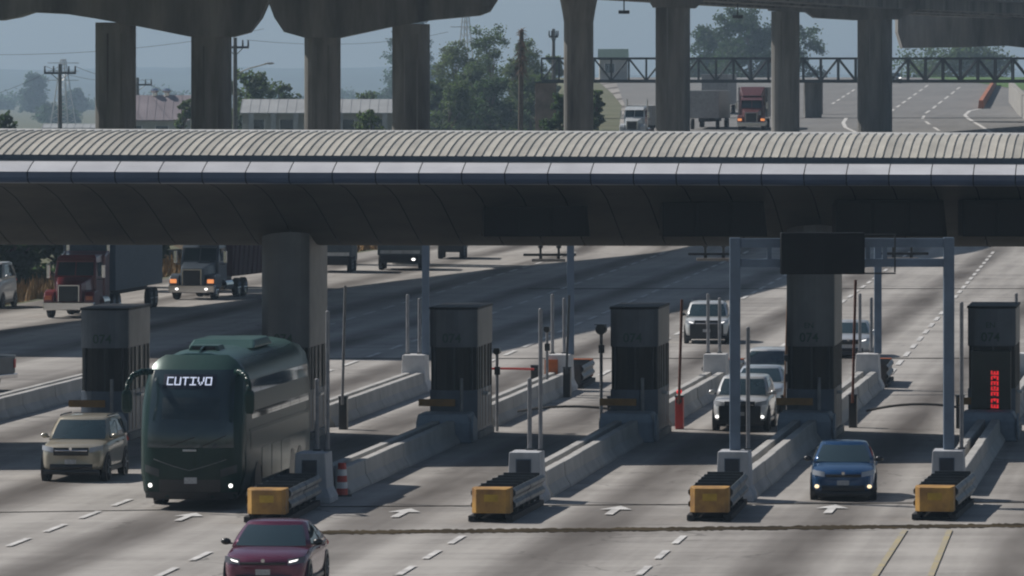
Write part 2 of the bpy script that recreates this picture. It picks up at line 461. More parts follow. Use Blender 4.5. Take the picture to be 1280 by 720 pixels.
# markings of the climbing highway
def poly_line(name, pts, w, label, dash=None):
    ps = [P(*p) for p in pts]
    r = line_thing(name, label)
    for a, b in zip(ps, ps[1:]):
        strip('stroke', a, b, w, rubwhite, r, 0.04, max(1, int((b - a).length / 8)))
def poly_dash(pts, label, w=0.28):
    r = line_thing('lane_line', label)
    for (a, b) in zip(pts, pts[1:]):
        A = P(*a); B = P(*b); strip('dash', A, A.lerp(B, 0.55), w, rubwhite, r, 0.04, 3)
poly_dash([(1040 + 6.2 * i, 130.5 - 4 * i) for i in range(6)], 'broken white line on the climbing highway, left one of three')
poly_dash([(1114 + 7.0 * i, 139.5 - 5 * i) for i in range(8)], 'broken white line on the climbing highway, middle one of three')
poly_dash([(1174, 164), (1162, 156), (1153, 149), (1157, 142), (1166, 136), (1173, 130), (1181, 124), (1189, 118), (1196, 112), (1203, 107)], 'broken white line on the climbing highway, right one of three')
poly_line('gore_line', [(1226, 136.5), (1212, 139), (1206, 144.5), (1211, 149), (1226, 158), (1243, 168)], 0.35, 'solid white gore line bending round the orange-topped kerb wall')
poly_line('gore_line', [(1058, 148), (1054, 154), (1057, 160), (1072, 167)], 0.35, 'short solid white gore line between the two right viaduct columns')

# ---------------------------------------------------------------- toll canopy
CY = 190.0
def cw(r, q, z):       # r: along the canopy (world X at its nose), q: metres behind the nose, z
    return (r + LD * q, CY + 0.125 * r + q, z - 0.005 * r)
def cshift(r): return Vector((r, 0.125 * r, -0.005 * r))
canopy = thing('toll_canopy', 'long toll plaza canopy with ribbed pale roof and silver fascia', 'canopy', (0, CY, 0))
def canobj(name, pts_q_z, width, m, parent=canopy, thick=None, smooth=False):
    """Strip of section pts (q, z), width along the canopy; returns mesh relative to its left end."""
    mb = MB(); n = len(pts_q_z)
    ring = lambda r: [tuple(Vector(cw(r, q, z)) - Vector((0, CY, 0))) for q, z in pts_q_z]
    if thick:
        mb.loft([ring(0), ring(width)])
    else:
        a = ring(0); b = ring(width)
        mb.add(a + b, [(i, i + 1, n + i + 1, n + i) for i in range(n - 1)])
    return mb.mesh(name)
CR0, CR1 = -27.0, 23.0
def vault_z(q):
    if q < 7.6: return 9.52 - 0.66 * abs((7.6 - q) / 6.35) ** 2.0
    return 9.52 - 0.75 * ((q - 7.6) / 7.0) ** 2
SOF = [(0.45, 8.02), (1.5, 8.0), (3, 7.86), (5, 7.52), (7, 7.0), (8.8, 6.5), (10.2, 6.14), (11.0, 5.98), (11.6, 5.93), (12.2, 5.98), (12.9, 6.3), (13.6, 7.0), (14.3, 7.8), (14.6, 8.25)]
# dark core that closes the body between roof and soffit
core = [(0.6, 8.15), (3, 8.02), (5, 7.70), (7, 7.2), (8.8, 6.70), (10.2, 6.34), (11.6, 6.15), (12.0, 6.25), (12.7, 6.5), (13.4, 7.2), (14.3, 8.2), (14.3, 8.55), (12, 9.05), (7.6, 9.40), (3, 9.05), (1.2, 8.62)]
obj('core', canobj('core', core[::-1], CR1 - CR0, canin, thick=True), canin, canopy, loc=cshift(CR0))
# roof sheets: one raised-rib panel per standing seam
RW = 0.262
def roof_panel():
    mb = MB(); qs = [1.25, 1.9, 2.8, 3.9, 5.1, 6.3, 7.6, 9.5, 12, 14.6]
    prof = [(0.0, 0.0), (0.018, 0.04), (0.036, 0.0), (RW - 0.004, 0.0)]
    vs = []
    for q in qs:
        for (r, dz) in prof: vs.append(tuple(Vector(cw(r, q, vault_z(q) + dz)) - Vector((0, CY, 0))))
    n = len(prof)
    return mb.add(vs, [(j * n + i, j * n + i + 1, (j + 1) * n + i + 1, (j + 1) * n + i) for j in range(len(qs) - 1) for i in range(n - 1)]).mesh('roof_panel')
rpm = roof_panel()
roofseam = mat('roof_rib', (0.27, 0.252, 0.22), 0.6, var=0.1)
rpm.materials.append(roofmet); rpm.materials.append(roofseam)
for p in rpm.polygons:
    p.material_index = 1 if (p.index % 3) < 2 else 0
tints = []
for i in range(4):
    me = rpm.copy(); me.materials.clear()
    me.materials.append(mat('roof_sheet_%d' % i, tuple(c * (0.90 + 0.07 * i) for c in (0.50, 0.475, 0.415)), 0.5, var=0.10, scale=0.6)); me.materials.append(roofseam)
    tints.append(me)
nrp = int((CR1 - CR0) / RW)
rndr = random.Random(5)
for i in range(nrp):
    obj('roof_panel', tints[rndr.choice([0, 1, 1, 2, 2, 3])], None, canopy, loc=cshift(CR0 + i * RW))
# gutter, ridge cap, fascia, soffit panels
obj('gutter', canobj('gutter', [(1.02, 8.66), (1.02, 8.69), (1.12, 8.70), (1.18, 8.86), (1.27, 8.86), (1.27, 8.66)][::-1], CR1 - CR0, darkmetal, thick=True), mat('gutter_paint', (0.10, 0.12, 0.14), 0.5), canopy, loc=cshift(CR0))
obj('ridge_cap', canobj('ridge_cap', [(7.3, 9.515), (7.6, 9.58), (7.9, 9.515)][::-1], CR1 - CR0, galv, thick=True), mat('ridge_metal', (0.6, 0.6, 0.58), 0.5), canopy, loc=cshift(CR0))
FW = 1.276
fsec = [(1.04, 8.675), (0.55, 8.545), (0.0, 8.37), (0.02, 8.20), (0.08, 8.12), (0.20, 8.05), (0.45, 8.02)]
fme = canobj('fascia_panel', fsec[:3], FW - 0.03, fasc)
fsk = canobj('fascia_lower_facet', fsec[2:], FW - 0.03, fasc)
sme = canobj('soffit_panel', SOF, FW - 0.03, soff)
for me in (sme,):
    for p in me.polygons: p.use_smooth = True
fmats = [mat('fascia_aluminium_%d' % i, (0.66 + 0.035 * i, 0.66 + 0.035 * i, 0.68 + 0.035 * i), 0.38, metal=0.1, var=0.08, scale=0.7) for i in range(3)]
fmes = []
for i in range(3):
    c = fme.copy(); c.materials.append(fmats[i]); fmes.append(c)
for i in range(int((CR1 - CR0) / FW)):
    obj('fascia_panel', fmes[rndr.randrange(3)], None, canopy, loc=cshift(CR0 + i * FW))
    obj('fascia_lower_facet', fsk, mat('facet_shade_blue', (0.075, 0.11, 0.19), 0.35, var=0.1, scale=0.6), canopy, loc=cshift(CR0 + i * FW))  # blue shade and sky reflection of the lower facet put into its colour
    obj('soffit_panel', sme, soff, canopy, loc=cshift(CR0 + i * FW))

# black lane signs under the front soffit
def lane_sign(px0, px1, label, n=3):
    Y = 196.0; s = F / Y
    xa, xb = XA(px0, Y), XA(px1, Y); xm = (xa + xb) / 2
    t = thing('lane_sign', label, 'sign', (xm, Y + 0.1 * xm * 0, 6.35), 0.08, 'unlit signs under the canopy')
    w = xb - xa
    obj('casing', MB().prism_y([(-w / 2, 0), (w / 2 + 0.12, 0), (w / 2, 1.12), (-w / 2, 1.12)], 0, 1.0), signblk, t, bevel=0.02)
    for i in range(n):
        x0 = -w / 2 + w * i / n + 0.06; x1 = -w / 2 + w * (i + 1) / n - 0.06
        obj('display', MB().box(x0, x1, -0.03, 0.001, 0.08, 1.02), mat('display_face', (0.006, 0.007, 0.009), 0.45, var=0.1, spec=0.2), t, bevel=0.01)
    for sx in (-1, 1):
        obj('hanger', MB().box(sx * w * 0.35 - 0.04, sx * w * 0.35 + 0.04, 0.4, 0.5, 1.121, 1.6), darkmetal, t)
lane_sign(605, 733, 'unlit black sign under the canopy, leftmost in view')
lane_sign(828, 955, 'unlit black sign under the canopy, second from the left')
lane_sign(1045, 1180, 'unlit black sign under the canopy above the blue car lane')
lane_sign(1203, 1330, 'unlit black sign under the canopy at the right picture edge')

# ---------------------------------------------------------------- toll islands
def IP(k, Y):
    Yn = Y + 0.06 * X0[k]
    return Vector((X0[k] + LD * (Yn - 160.6), Yn, 0))
where = {'ZM': 'at the left picture edge', 'Z0': 'behind the beige SUV', 'Z1': 'beside the bus', 'A': 'right of the bus', 'B': 'in the middle of the picture', 'C': 'with the canopy pillar', 'D': 'at the right picture edge'}

def cushion(k, label, rear=False):
    p = IP(k, 160.6 if not rear else 238.0)
    t = thing('crash_cushion', label, 'crash cushion', p, LANG + (pi if rear else 0) + {'A': 0.02, 'B': -0.012, 'C': 0.015, 'D': -0.03}[k], 'crash cushions')
    if rear: 
        t.scale = (1, 0.85, 1)
    nose = MB().prism_y([(-0.50, 0.24), (0.50, 0.24), (0.50, 0.84), (-0.50, 0.84)], 0.0, 0.62)
    nm = MB().loft([[(-0.36, -0.02, 0.23), (0.40, -0.02, 0.23), (0.40, -0.02, 0.83), (-0.36, -0.02, 0.83)],
                    [(-0.49, 0.20, 0.22), (0.49, 0.10, 0.22), (0.49, 0.10, 0.86), (-0.49, 0.20, 0.86)],
                    [(-0.49, 0.68, 0.22), (0.49, 0.68, 0.22), (0.49, 0.68, 0.86), (-0.49, 0.68, 0.86)]])
    obj('nose', nm, amber if not rear else orange, t, bevel=0.012)
    obj('reflector', MB().box(-0.16, 0.20, -0.032, -0.021, 0.52, 0.70), mat('reflector_yellow', (0.50, 0.32, 0.03), 0.4), t)
    base = MB().box(-0.56, -0.40, 0.0, 6.6, 0.02, 0.16).box(0.40, 0.56, 0.0, 6.6, 0.02, 0.16).box(-0.42, 0.42, 0.2, 6.6, 0.02, 0.06)
    for y in (0.15, 0.55): base.box(-0.44, -0.34, y, y + 0.1, 0.1, 0.3).box(0.34, 0.44, y, y + 0.1, 0.1, 0.3)
    obj('skid_base', base, black, t)
    for i in range(5):
        y = 0.75 + 1.15 * i
        obj('cartridge', cached('cartridge', lambda: MB().prism_y([(-0.40, 0.20), (0.40, 0.20), (0.40, 0.68), (0.30, 0.80), (-0.30, 0.80), (-0.40, 0.68)], 0, 0.98)), black, t, bevel=0.04, loc=(0, y, 0))
        obj('diaphragm', cached('diaphragm', lambda: MB().box(-0.47, 0.47, 0, 0.06, 0.16, 0.87)), darkmetal, t, loc=(0, y + 1.03, 0))
    wb = [(0, 0.30), (0.07, 0.36), (0.07, 0.44), (0.0, 0.52), (0.0, 0.58), (0.07, 0.66), (0.07, 0.74), (0.0, 0.82)]
    for s in (-1, 1):
        for i in range(2):
            mb = MB(); y0 = 0.6 + 3.0 * i; y1 = y0 + 3.1
            ring = lambda y, e: [(s * (0.50 + e * 0.012 + x), y, z) for x, z in wb] + [(s * (0.485 + e * 0.012 + x), y, z) for x, z in wb[::-1]]
            mb.loft([ring(y0, i), ring(y1, i)])
            obj('guard_rail', mb, mat('weathered_rail', (0.24, 0.25, 0.26), 0.5, metal=0.5, var=0.2, scale=2), t)
    return t
cushion('A', 'yellow-nosed crash cushion behind the maroon car')
cushion('B', 'yellow-nosed crash cushion, the middle one of three in full view')
cushion('C', 'yellow-nosed crash cushion left of the blue car')
cushion('D', 'yellow-nosed crash cushion right of the blue car')

def block(k, Y, label, rear=False, front=True):
    p = IP(k, Y)
    t = thing('concrete_pier', label, 'concrete block', p, LANG + (pi if rear else 0), 'tall concrete end blocks')
    mb = MB()
    def ring(z, hw, y0, y1): return [(-hw, y0, z), (hw, y0, z), (hw, y1, z), (-hw, y1, z)]
    mb.loft([ring(0.0, 0.56, -0.16, 1.35), ring(0.16, 0.55, -0.15, 1.35), ring(0.40, 0.44, -0.02, 1.30), ring(1.32, 0.40, 0.0, 1.25)])
    obj('body', mb, white_conc if not rear else mat('white_painted_concrete', (0.66, 0.65, 0.64), 0.7, var=0.12, scale=2), t, bevel=0.03)
    if front:
        obj('panel', MB().box(-0.20, 0.16, -0.03, 0.05, 0.74, 1.12), mat('panel_dark', (0.03, 0.035, 0.05), 0.4), t, bevel=0.01)
        obj('panel_frame', MB().box(-0.22, 0.18, -0.022, 0.0, 0.72, 0.745).box(-0.22, 0.18, -0.022, 0.0, 1.115, 1.14).box(-0.225, -0.2, -0.022, 0.0, 0.72, 1.14).box(0.16, 0.185, -0.022, 0.0, 0.72, 1.14), bluegrey, t)
    if rear:
        obj('warning_panel', MB().box(-0.36, 0.36, -0.05, 0.02, 0.45, 1.2), orange, t, bevel=0.01)
        if k == 'A': obj('side_panel', MB().box(0.02, 0.50, 1.30, 1.36, 0.50, 1.15), orange, t, bevel=0.01)
    return t
for k, lab in (('A', 'white concrete end block with dark panel beside the bus'), ('B', 'white concrete end block with dark panel behind the middle crash cushion'), ('C', 'white concrete end block carrying the left gantry post'), ('D', 'white concrete end block carrying the right gantry post')):
    block(k, 168.3, lab)
for k, lab in (('Z1', 'rear concrete end block partly hidden by the leftmost visible booth poles'), ('A', 'rear white concrete end block with orange face left of the middle booth'), ('B', 'rear white concrete end block behind the white SUV lane'), ('C', 'rear white concrete end block right of the pillar booth'), ('D', 'rear white concrete end block at the right picture edge')):
    block(k, 231.5, lab, rear=True, front=False)
cushion('A', 'dark rear crash cushion beside the middle booth', True)
cushion('C', 'orange-nosed rear crash cushion right of the pillar booth', True)
cushion('B', 'rear crash cushion behind the left gantry post', True)

def jersey_seg(L, sd):
    prof = [(-0.10, 0.0), (0.32, 0.0), (0.31, 0.08), (0.17, 0.30), (0.14, 0.67), (0.12, 0.69), (-0.10, 0.69)]
    if sd < 0: prof = [(-x, z) for x, z in prof[::-1]]
    mb = MB().prism_y(prof, 0.015, L - 0.015)
    return mb
def jersey(k, Y0, Y1, label, side, seg=3.0):
    p = IP(k, Y0)
    t = thing('concrete_barrier', label, 'concrete barrier', p + Vector((side * 0.22, 0, 0)), LANG, 'concrete barriers along the islands')
    n = max(1, round((Y1 - Y0) / seg)); L = (Y1 - Y0) / n / cos(LANG)
    rj = random.Random(hash((Y0, side)) % 1000 + len(label))
    for i in range(n):
        obj('segment', cached('jseg%.2f_%d' % (L, side), lambda: jersey_seg(L, side)), barconc, t, bevel=0.02, loc=(rj.uniform(-0.015, 0.015), i * L, 0), rot=(0, 0, rj.uniform(-0.004, 0.004)))
for k, a, b, w in (('A', 172.2, 196.6, 'between the bus and its right-hand booth'), ('B', 170.6, 196.6, 'leading to the middle booth'), ('C', 170.6, 196.6, 'leading to the pillar booth'), ('D', 170.6, 196.6, 'leading to the rightmost booth')):
    for s, n in ((-1, 'left'), (1, 'right')):
        jersey(k, a, b, 'concrete barrier ' + w + ', ' + n + ' one of two', s, 4.0)
for k, w in (('ZM', 'at the left picture edge behind the beige SUV'), ('Z1', 'behind the rear of the bus'), ('A', 'running back from the booth right of the bus'), ('B', 'running back from the middle booth'), ('C', 'running back from the pillar booth'), ('D', 'running back from the rightmost booth')):
    for s, n in ((-1, 'left'), (1, 'right')):
        jersey(k, 206.5, 230.5, 'concrete barrier ' + w + ', ' + n + ' one of two', s, 3.0)
p = IP('A', 171.3)
t = thing('traffic_barrel', 'red and white striped marker barrel at the barrier end beside the bus', 'barrel', p + Vector((0.42, 0, 0)), LANG)
for i in range(5):
    obj('band', MB().tube((0, 0, 0.04 + 0.17 * i), (0, 0, 0.04 + 0.17 * i + 0.168), 0.16 - 0.01 * i, 14, 0.152 - 0.01 * i), redpl if i % 2 == 0 else whitepl, t)
obj('foot', MB().tube((0, 0, 0), (0, 0, 0.04), 0.26, 14), black, t)

# booths
N074 = text_mesh('074', 0.40); NEN = text_mesh('EN', 0.24)
for me in (N074, NEN):
    for v in me.vertices: v.co.z -= 0.34 * (abs(v.co.x - 0.02) / 0.74) ** 2.4
def booth(k, label, pillar=False, door=True, led=False, top=4.02):
    p = IP(k, 198.9)
    t = thing('toll_booth', label, 'toll booth', p, LANG, 'toll booths')
    W = 0.74; D = 4.3
    zt = top if not pillar else 6.9
    # lower body, glazed band, upper band: chamfered front corners
    def plan(w, y0, y1, c): return [(w * u, y0 + 0.34 * abs(u) ** 2.4) for u in (-1, -0.85, -0.7, -0.5, -0.25, 0, 0.25, 0.5, 0.7, 0.85, 1)] + [(w, y1), (-w, y1)]
    def pr(w, y0, y1, c, z0, z1): return MB().loft([[(x, y, z0) for x, y in plan(w, y0, y1, c)], [(x, y, z1) for x, y in plan(w, y0, y1, c)]])
    obj('plinth', pr(W + 0.08, -0.06, D + 0.06, 0.14, 0.0, 0.22), concrete, t, bevel=0.02)
    obj('lower_panel', pr(W, 0, D, 0.16, 0.22, 1.52), bluegrey, t, bevel=0.01)
    obj('window', pr(W - 0.03, 0.03, D - 0.03, 0.16, 1.52, 2.85), boothglass, t)
    obj('upper_panel', pr(W, 0, D, 0.16, 2.85, zt), boothgrey if not pillar else mat('pillar_panel', (0.125, 0.135, 0.15), 0.42, metal=0.75, var=0.1, scale=0.8), t, bevel=0.01)
    if not pillar:
        obj('roof', pr(W + 0.03, -0.03, D + 0.03, 0.16, zt, zt + 0.07), signblk, t, bevel=0.01)
    # window mullions and door frames
    for x in (-0.58, 0.06, 0.58):
        obj('mullion', MB().box(x - 0.03, x + 0.03, 0.34 * (abs(x) / 0.74) ** 2.4 - 0.004, 0.34 * (abs(x) / 0.74) ** 2.4 + 0.09, 1.53, 2.84), darkmetal, t)
    for y in (0.52, 1.1, 1.75, 2.6, 3.5, 4.15):
        obj('door_frame', MB().box(W - 0.035, W + 0.012, y - 0.06, y + 0.06, 0.30, 2.84), tan, t)
    obj('side_cladding', MB().box(W + 0.001, W + 0.014, 0.46, D - 0.02, 2.87, min(zt, 6.4) - 0.03), boothside, t)
    obj('counter', MB().box(W - 0.02, W + 0.16, 1.8, 2.55, 1.30, 1.37), galv, t)
    a = obj('number', N074, darkgreen, t, loc=(-0.02, -0.008, 3.12), rot=(pi / 2, 0, 0))
    if k in ('C', 'D'):
        obj('lettering', NEN, darkgreen, t, loc=(-0.02, -0.008, 3.50), rot=(pi / 2, 0, 0))
    obj('warning_bar', MB().box(-1.02, 0.12, -0.30, -0.22, 1.04, 1.26), ambar, t, bevel=0.01)
    obj('bar_bracket', MB().box(-0.50, -0.44, -0.22, 0.0, 1.1, 1.2).box(-0.02, 0.04, -0.22, 0.0, 1.1, 1.2), darkmetal, t)
    obj('downpipe', MB().tube((0.30, -0.10, 0.25), (0.30, -0.10, 1.9), 0.055, 10), pole_m, t)
    if led:
        for i in range(7):
            z = 1.00 + 0.165 * i + (0.05 if i > 1 else 0)
            m = MB()
            for (dx, dz, w, h) in ((-0.11, 0, 0.05, 0.12), (-0.02, 0.03 * (i % 2), 0.06, 0.09), (0.07, -0.01, 0.06, 0.12), (0.0, 0.045 - 0.09 * (i % 3 == 0), 0.2, 0.03)):
                m.box(dx - w / 2 + 0.14, dx + w / 2 + 0.14, -0.33, -0.325, z + dz - h / 2, z + dz + h / 2)
            obj('red_digit', m, redled, t)
        obj('display_board', MB().box(-0.62, 0.62, -0.322, -0.05, 0.72, 2.72), mat('led_board', (0.01, 0.022, 0.018), 0.3), t, bevel=0.02)
        obj('label_plate', MB().box(-0.20, 0.1, -0.328, -0.322, 0.80, 0.85), plate_m, t)
    # wall in front of the booth
    w = thing('booth_guard_wall', 'low guard wall before the ' + label.replace('toll booth', 'booth'), 'guard wall', IP(k, 196.7), LANG, 'guard walls before the booths')
    m = MB().loft([[(-0.86, 0, 0), (0.86, 0, 0), (0.86, 1.7, 0), (-0.86, 1.7, 0)], [(-0.86, 0, 0.62), (0.86, 0, 0.62), (0.86, 1.7, 0.62), (-0.86, 1.7, 0.62)], [(-0.80, 0.06, 0.90), (0.72, 0.06, 0.90), (0.72, 1.7, 0.90), (-0.80, 1.7, 0.90)]])
    obj('wall', m, mat('wall_paint', (0.26, 0.31, 0.37), 0.6, var=0.15, scale=1.5), w, bevel=0.06)
    obj('cheek', MB().tube((0.87, 0.25, 0.45), (0.93, 0.25, 0.45), 0.43, 20), mat('wall_paint', (0.26, 0.31, 0.37)), w, bevel=0.01)
    return t
booth('Z0', 'grey toll booth behind the beige SUV')
booth('Z1', 'toll booth built into the canopy pillar behind the bus', pillar=True)
booth('A', 'grey toll booth just right of the bus')
booth('B', 'grey toll booth in the middle with a round lamp on its left')
booth('C', 'toll booth built into the canopy pillar left of the blue car', pillar=True)
booth('D', 'rightmost toll booth with red lit digits', led=True)

# slender poles standing on the end blocks
def pole(k, Y, dx, z0, z1, label, r=0.055, m=pole_m, lean=0.0, dy=0.0):
    p = IP(k, Y) + Vector((dx, dy, z0))
    t = thing('marker_pole', label, 'pole', p, 0, 'slender poles of the toll islands')
    obj('shaft', MB().tube((0, 0, 0.03), (lean, 0, z1 - z0), r, 10), m, t, smooth=False)
    obj('foot_plate', MB().box(-0.1, 0.1, -0.1, 0.1, 0, 0.03), darkmetal, t)
    obj('cap', MB().ball((lean, 0, z1 - z0), (r, r, r * 0.6), 8, 4), m, t)
for k, w, h1, h2 in (('A', 'the end block beside the bus', 5.0, 3.2), ('B', 'the end block behind the middle crash cushion', 5.05, 3.2), ('C', 'the left gantry block', 4.55, 3.2), ('D', 'the right gantry block', 5.2, 3.4)):
    pole(k, 169.2, 0.33, 1.33, h1, 'tall slender grey pole on ' + w)
    pole(k, 169.4, 0.02, 1.33, h2, 'shorter grey pole on ' + w, 0.06)
for k, w in (('Z1', 'left of the booth right of the bus'), ('A', 'left of the middle booth'), ('B', 'behind the white SUV lane'), ('C', 'right of the pillar booth'), ('D', 'at the right picture edge')):
    pole(k, 231.0, -0.30, 1.33, 3.45, 'left slender pole on rear block ' + w, 0.06)
    pole(k, 231.2, 0.10, 1.33, 3.30, 'right slender pole on rear block ' + w, 0.06)
# barrier machines and their arms
def gate(k, Y, dx, label, up=True, arm_m2=rust, top=4.1, length=3.2, dirx=1, box_m=redpl, lamp=False, bow=0.12, dz=0.0):
    p = IP(k, Y) + Vector((dx, 0, 0))
    t = thing('barrier_gate', label, 'barrier gate', p, LANG, 'lifting barriers')
    obj('cabinet', MB().box(-0.13, 0.13, -0.18, 0.18, 0.0, 1.02), box_m, t, bevel=0.02)
    obj('cabinet_cap', MB().box(-0.145, 0.145, -0.195, 0.195, 1.021, 1.07), darkmetal, t, bevel=0.01)
    obj('pivot', MB().tube((0, -0.26, 0.9), (0, -0.18, 0.9), 0.09, 12), darkmetal, t)
    if up:
        n = 5
        for i in range(n):
            z0 = 0.8 + (top - 0.8) * i / n; z1 = 0.8 + (top - 0.8) * (i + 1) / n
            obj('arm', MB().tube((0.02 * i * dirx, -0.28, z0), (0.02 * (i + 1) * dirx, -0.28, z1), 0.045, 8), arm_m2, t)
    else:
        n = 8; pts = [(dirx * (length * i / n), -0.28, 0.92 + bow * (1 - (2 * i / n - 0.8) ** 2) - 0.30 + dz) for i in range(n + 1)]
        obj('arm', MB().path(pts, 0.042), arm_m2, t)
    if lamp:
        obj('signal_lamp', MB().ball((0, -0.15, 1.2), 0.09), redled, t)
    return t
gate('B', 204.6, 0.95, 'raised dark red barrier arm right of the middle booth, red lamp on it', lamp=True, top=4.15)
gate('C', 204.6, -1.15, 'raised brown barrier arm left of the pillar booth', arm_m2=arm_m, top=4.1, box_m=blackgl)
gate('C', 205.2, 0.98, 'raised rust-brown barrier arm right of the pillar booth', top=4.75, box_m=blackgl)
gate('B', 204.4, -1.2, 'lowered black barrier arm left of the middle booth', up=False, dirx=-1, length=3.0, arm_m2=black, box_m=blackgl)
gate('D', 204.4, -1.2, 'lowered black barrier arm across the blue car lane', up=False, dirx=-1, length=3.0, arm_m2=black, box_m=blackgl, bow=0.16)
gate('A', 226.0, 0.75, 'raised dark barrier arm near the rear orange block', top=3.6, box_m=blackgl, arm_m2=darkmetal)
gate('A', 227.5, -0.55, 'lowered thin red barrier arm behind the booth by the bus', up=False, dirx=-1, length=2.5, arm_m2=redpl, box_m=blackgl, bow=0.03, dz=0.3)
gate('Z1', 205.0, 1.0, 'raised grey barrier arm behind the bus tail', top=4.6, box_m=blackgl, arm_m2=pole_m)
# cameras and lamps on the booths
def camera_pole(k, Y, dx, z, label, sz=0.11):
    t = thing('camera_post', label, 'camera', IP(k, Y) + Vector((dx, 0, 0)), LANG, 'camera posts')
    obj('post', MB().tube((0, 0, 0), (0, 0, z - 0.1), 0.05, 10), pole_m, t)
    obj('housing', MB().tube((0, -0.22, z), (0, 0.28, z), sz, 16), blackgl, t, bevel=0.01)
    obj('hood', MB().box(-sz * 1.1, sz * 1.1, -0.32, 0.15, z + sz * 0.8, z + sz * 0.95), blackgl, t)
    obj('junction_box', MB().box(-0.08, 0.10, -0.06, 0.06, z - 0.75, z - 0.5), blackgl, t)
camera_pole('B', 200.5, -1.15, 3.35, 'round black lamp on a post left of the middle booth', 0.17)
camera_pole('A', 203.5, 0.86, 2.55, 'black camera on a post right of the booth by the bus')
camera_pole('A', 224.5, 0.2, 2.45, 'dark camera boxes on a post over the rear barrier')
camera_pole('C', 203.5, -1.0, 2.3, 'black camera box left of the pillar booth')

# front gantry with its big black sign
pc, pd = IP('C', 169.0), IP('D', 169.0)
gan = thing('sign_gantry', 'blue-grey steel gantry frame spanning the blue car lane', 'gantry', pc)
gv = pd - pc
obj('post', MB().box(-0.14, 0.14, -0.14, 0.14, 1.30, 6.94), postpaint, gan, bevel=0.015)
obj('post', MB().box(gv.x - 0.14, gv.x + 0.14, gv.y - 0.14, gv.y + 0.14, 1.30, 6.94), postpaint, gan, bevel=0.015)
def beam(z0, z1):
    m = MB(); n = Vector((-gv.y, gv.x, 0)).normalized() * 0.09
    ring = lambda c: [(c.x - n.x, c.y - n.y, z0), (c.x + n.x, c.y + n.y, z0), (c.x + n.x, c.y + n.y, z1), (c.x - n.x, c.y - n.y, z1)]
    d = gv.normalized()
    return m.loft([ring(d * 0.145), ring(gv - d * 0.145)])
obj('beam', beam(6.68, 6.92), postpaint, gan, bevel=0.01)
obj('beam', beam(6.16, 6.38), postpaint, gan, bevel=0.01)
for f in (0.16, 0.46, 0.62, 0.70):
    c = gv * f
    obj('strut', MB().box(c.x - 0.06, c.x + 0.06, c.y - 0.06, c.y + 0.06, 6.381, 6.679), postpaint, gan)
sg = thing('gantry_sign', 'big unlit black sign box hanging on the front gantry', 'sign', pc + gv * 0.405 + Vector((0, -0.34, 5.98)), 0.06)
obj('casing', MB().box(-1.11, 1.11, -0.18, 0.12, 0, 1.10), signblk, sg, bevel=0.02)
for i in (0, 1):
    obj('display', MB().box(-1.07 + 1.08 * i, -0.02 + 1.08 * i, -0.195, -0.181, 0.04, 1.06), mat('display_face2', (0.006, 0.007, 0.009), 0.5, spec=0.2), sg)
obj('bracket', MB().box(1.112, 1.95, -0.02, 0.02, 1.03, 1.07).box(1.91, 1.95, -0.02, 0.02, 0.05, 1.03).box(1.112, 1.95, -0.02, 0.02, 0.0, 0.04), darkmetal, sg)
# rear gantries with antenna bars
rg = thing('rear_gantry', 'blue-grey rear gantry on slim posts behind the booths', 'gantry', (0, 0, 0))
rp_ = [IP(k, 231.0) for k in ('Z1', 'A', 'B', 'C', 'D')]
for i in (0, 1, 3, 4):
    q = rp_[i] + Vector((0.35, 0, 0))
    obj('post', MB().box(q.x - 0.13, q.x + 0.13, q.y - 0.13, q.y + 0.13, 1.30, 7.0), postpaint, rg, bevel=0.01)
a, b = rp_[0], rp_[4]
m = MB().loft([[(a.x, a.y - 0.12, 6.5), (a.x, a.y + 0.12, 6.5), (a.x, a.y + 0.12, 6.8), (a.x, a.y - 0.12, 6.8)], [(b.x + 0.5, b.y - 0.12, 6.5), (b.x + 0.5, b.y + 0.12, 6.5), (b.x + 0.5, b.y + 0.12, 6.8), (b.x + 0.5, b.y - 0.12, 6.8)]])
obj('beam', m, postpaint, rg)
def antenna(px, Y, label, w=1.9):
    t = thing('tag_antenna', label, 'antenna', (XA(px, Y), Y, 4.55), 0, 'antenna bars under the rear gantry')
    obj('bar', MB().box(-w / 2, w / 2, -0.06, 0.06, 0.28, 0.37), blackgl, t)
    obj('panel', MB().box(-w * 0.34, w * 0.30, -0.28, 0.28, 0.08, 0.18), tan, t, bevel=0.01)
    obj('bracket', MB().box(-w * 0.2, -w * 0.14, -0.04, 0.04, 0.181, 0.279).box(w * 0.14, w * 0.2, -0.04, 0.04, 0.181, 0.279), blackgl, t)
    for s in (-1, 1):
        obj('hanger', MB().tube((s * 0.33, 0, 0.371), (s * 0.33, 0, 1.98), 0.045, 8), blackgl, t)
        obj('clamp', MB().ball((s * 0.33, 0, 0.62), (0.1, 0.09, 0.08), 8, 5), blackgl, t)
antenna(687, 231.2, 'black antenna bar below the canopy left of the middle booth')
antenna(893, 232.3, 'black antenna bar left of the front gantry post')
antenna(1128, 232.9, 'black antenna bar seen through the front gantry frame')

# ---------------------------------------------------------------- vehicles
def paint(name, col, rough=0.28, metal=0.25):
    return mat(name, col, rough, metal=metal, var=0.05, scale=1.5, coat=0.6, dirt=tuple(c * 0.85 for c in col))

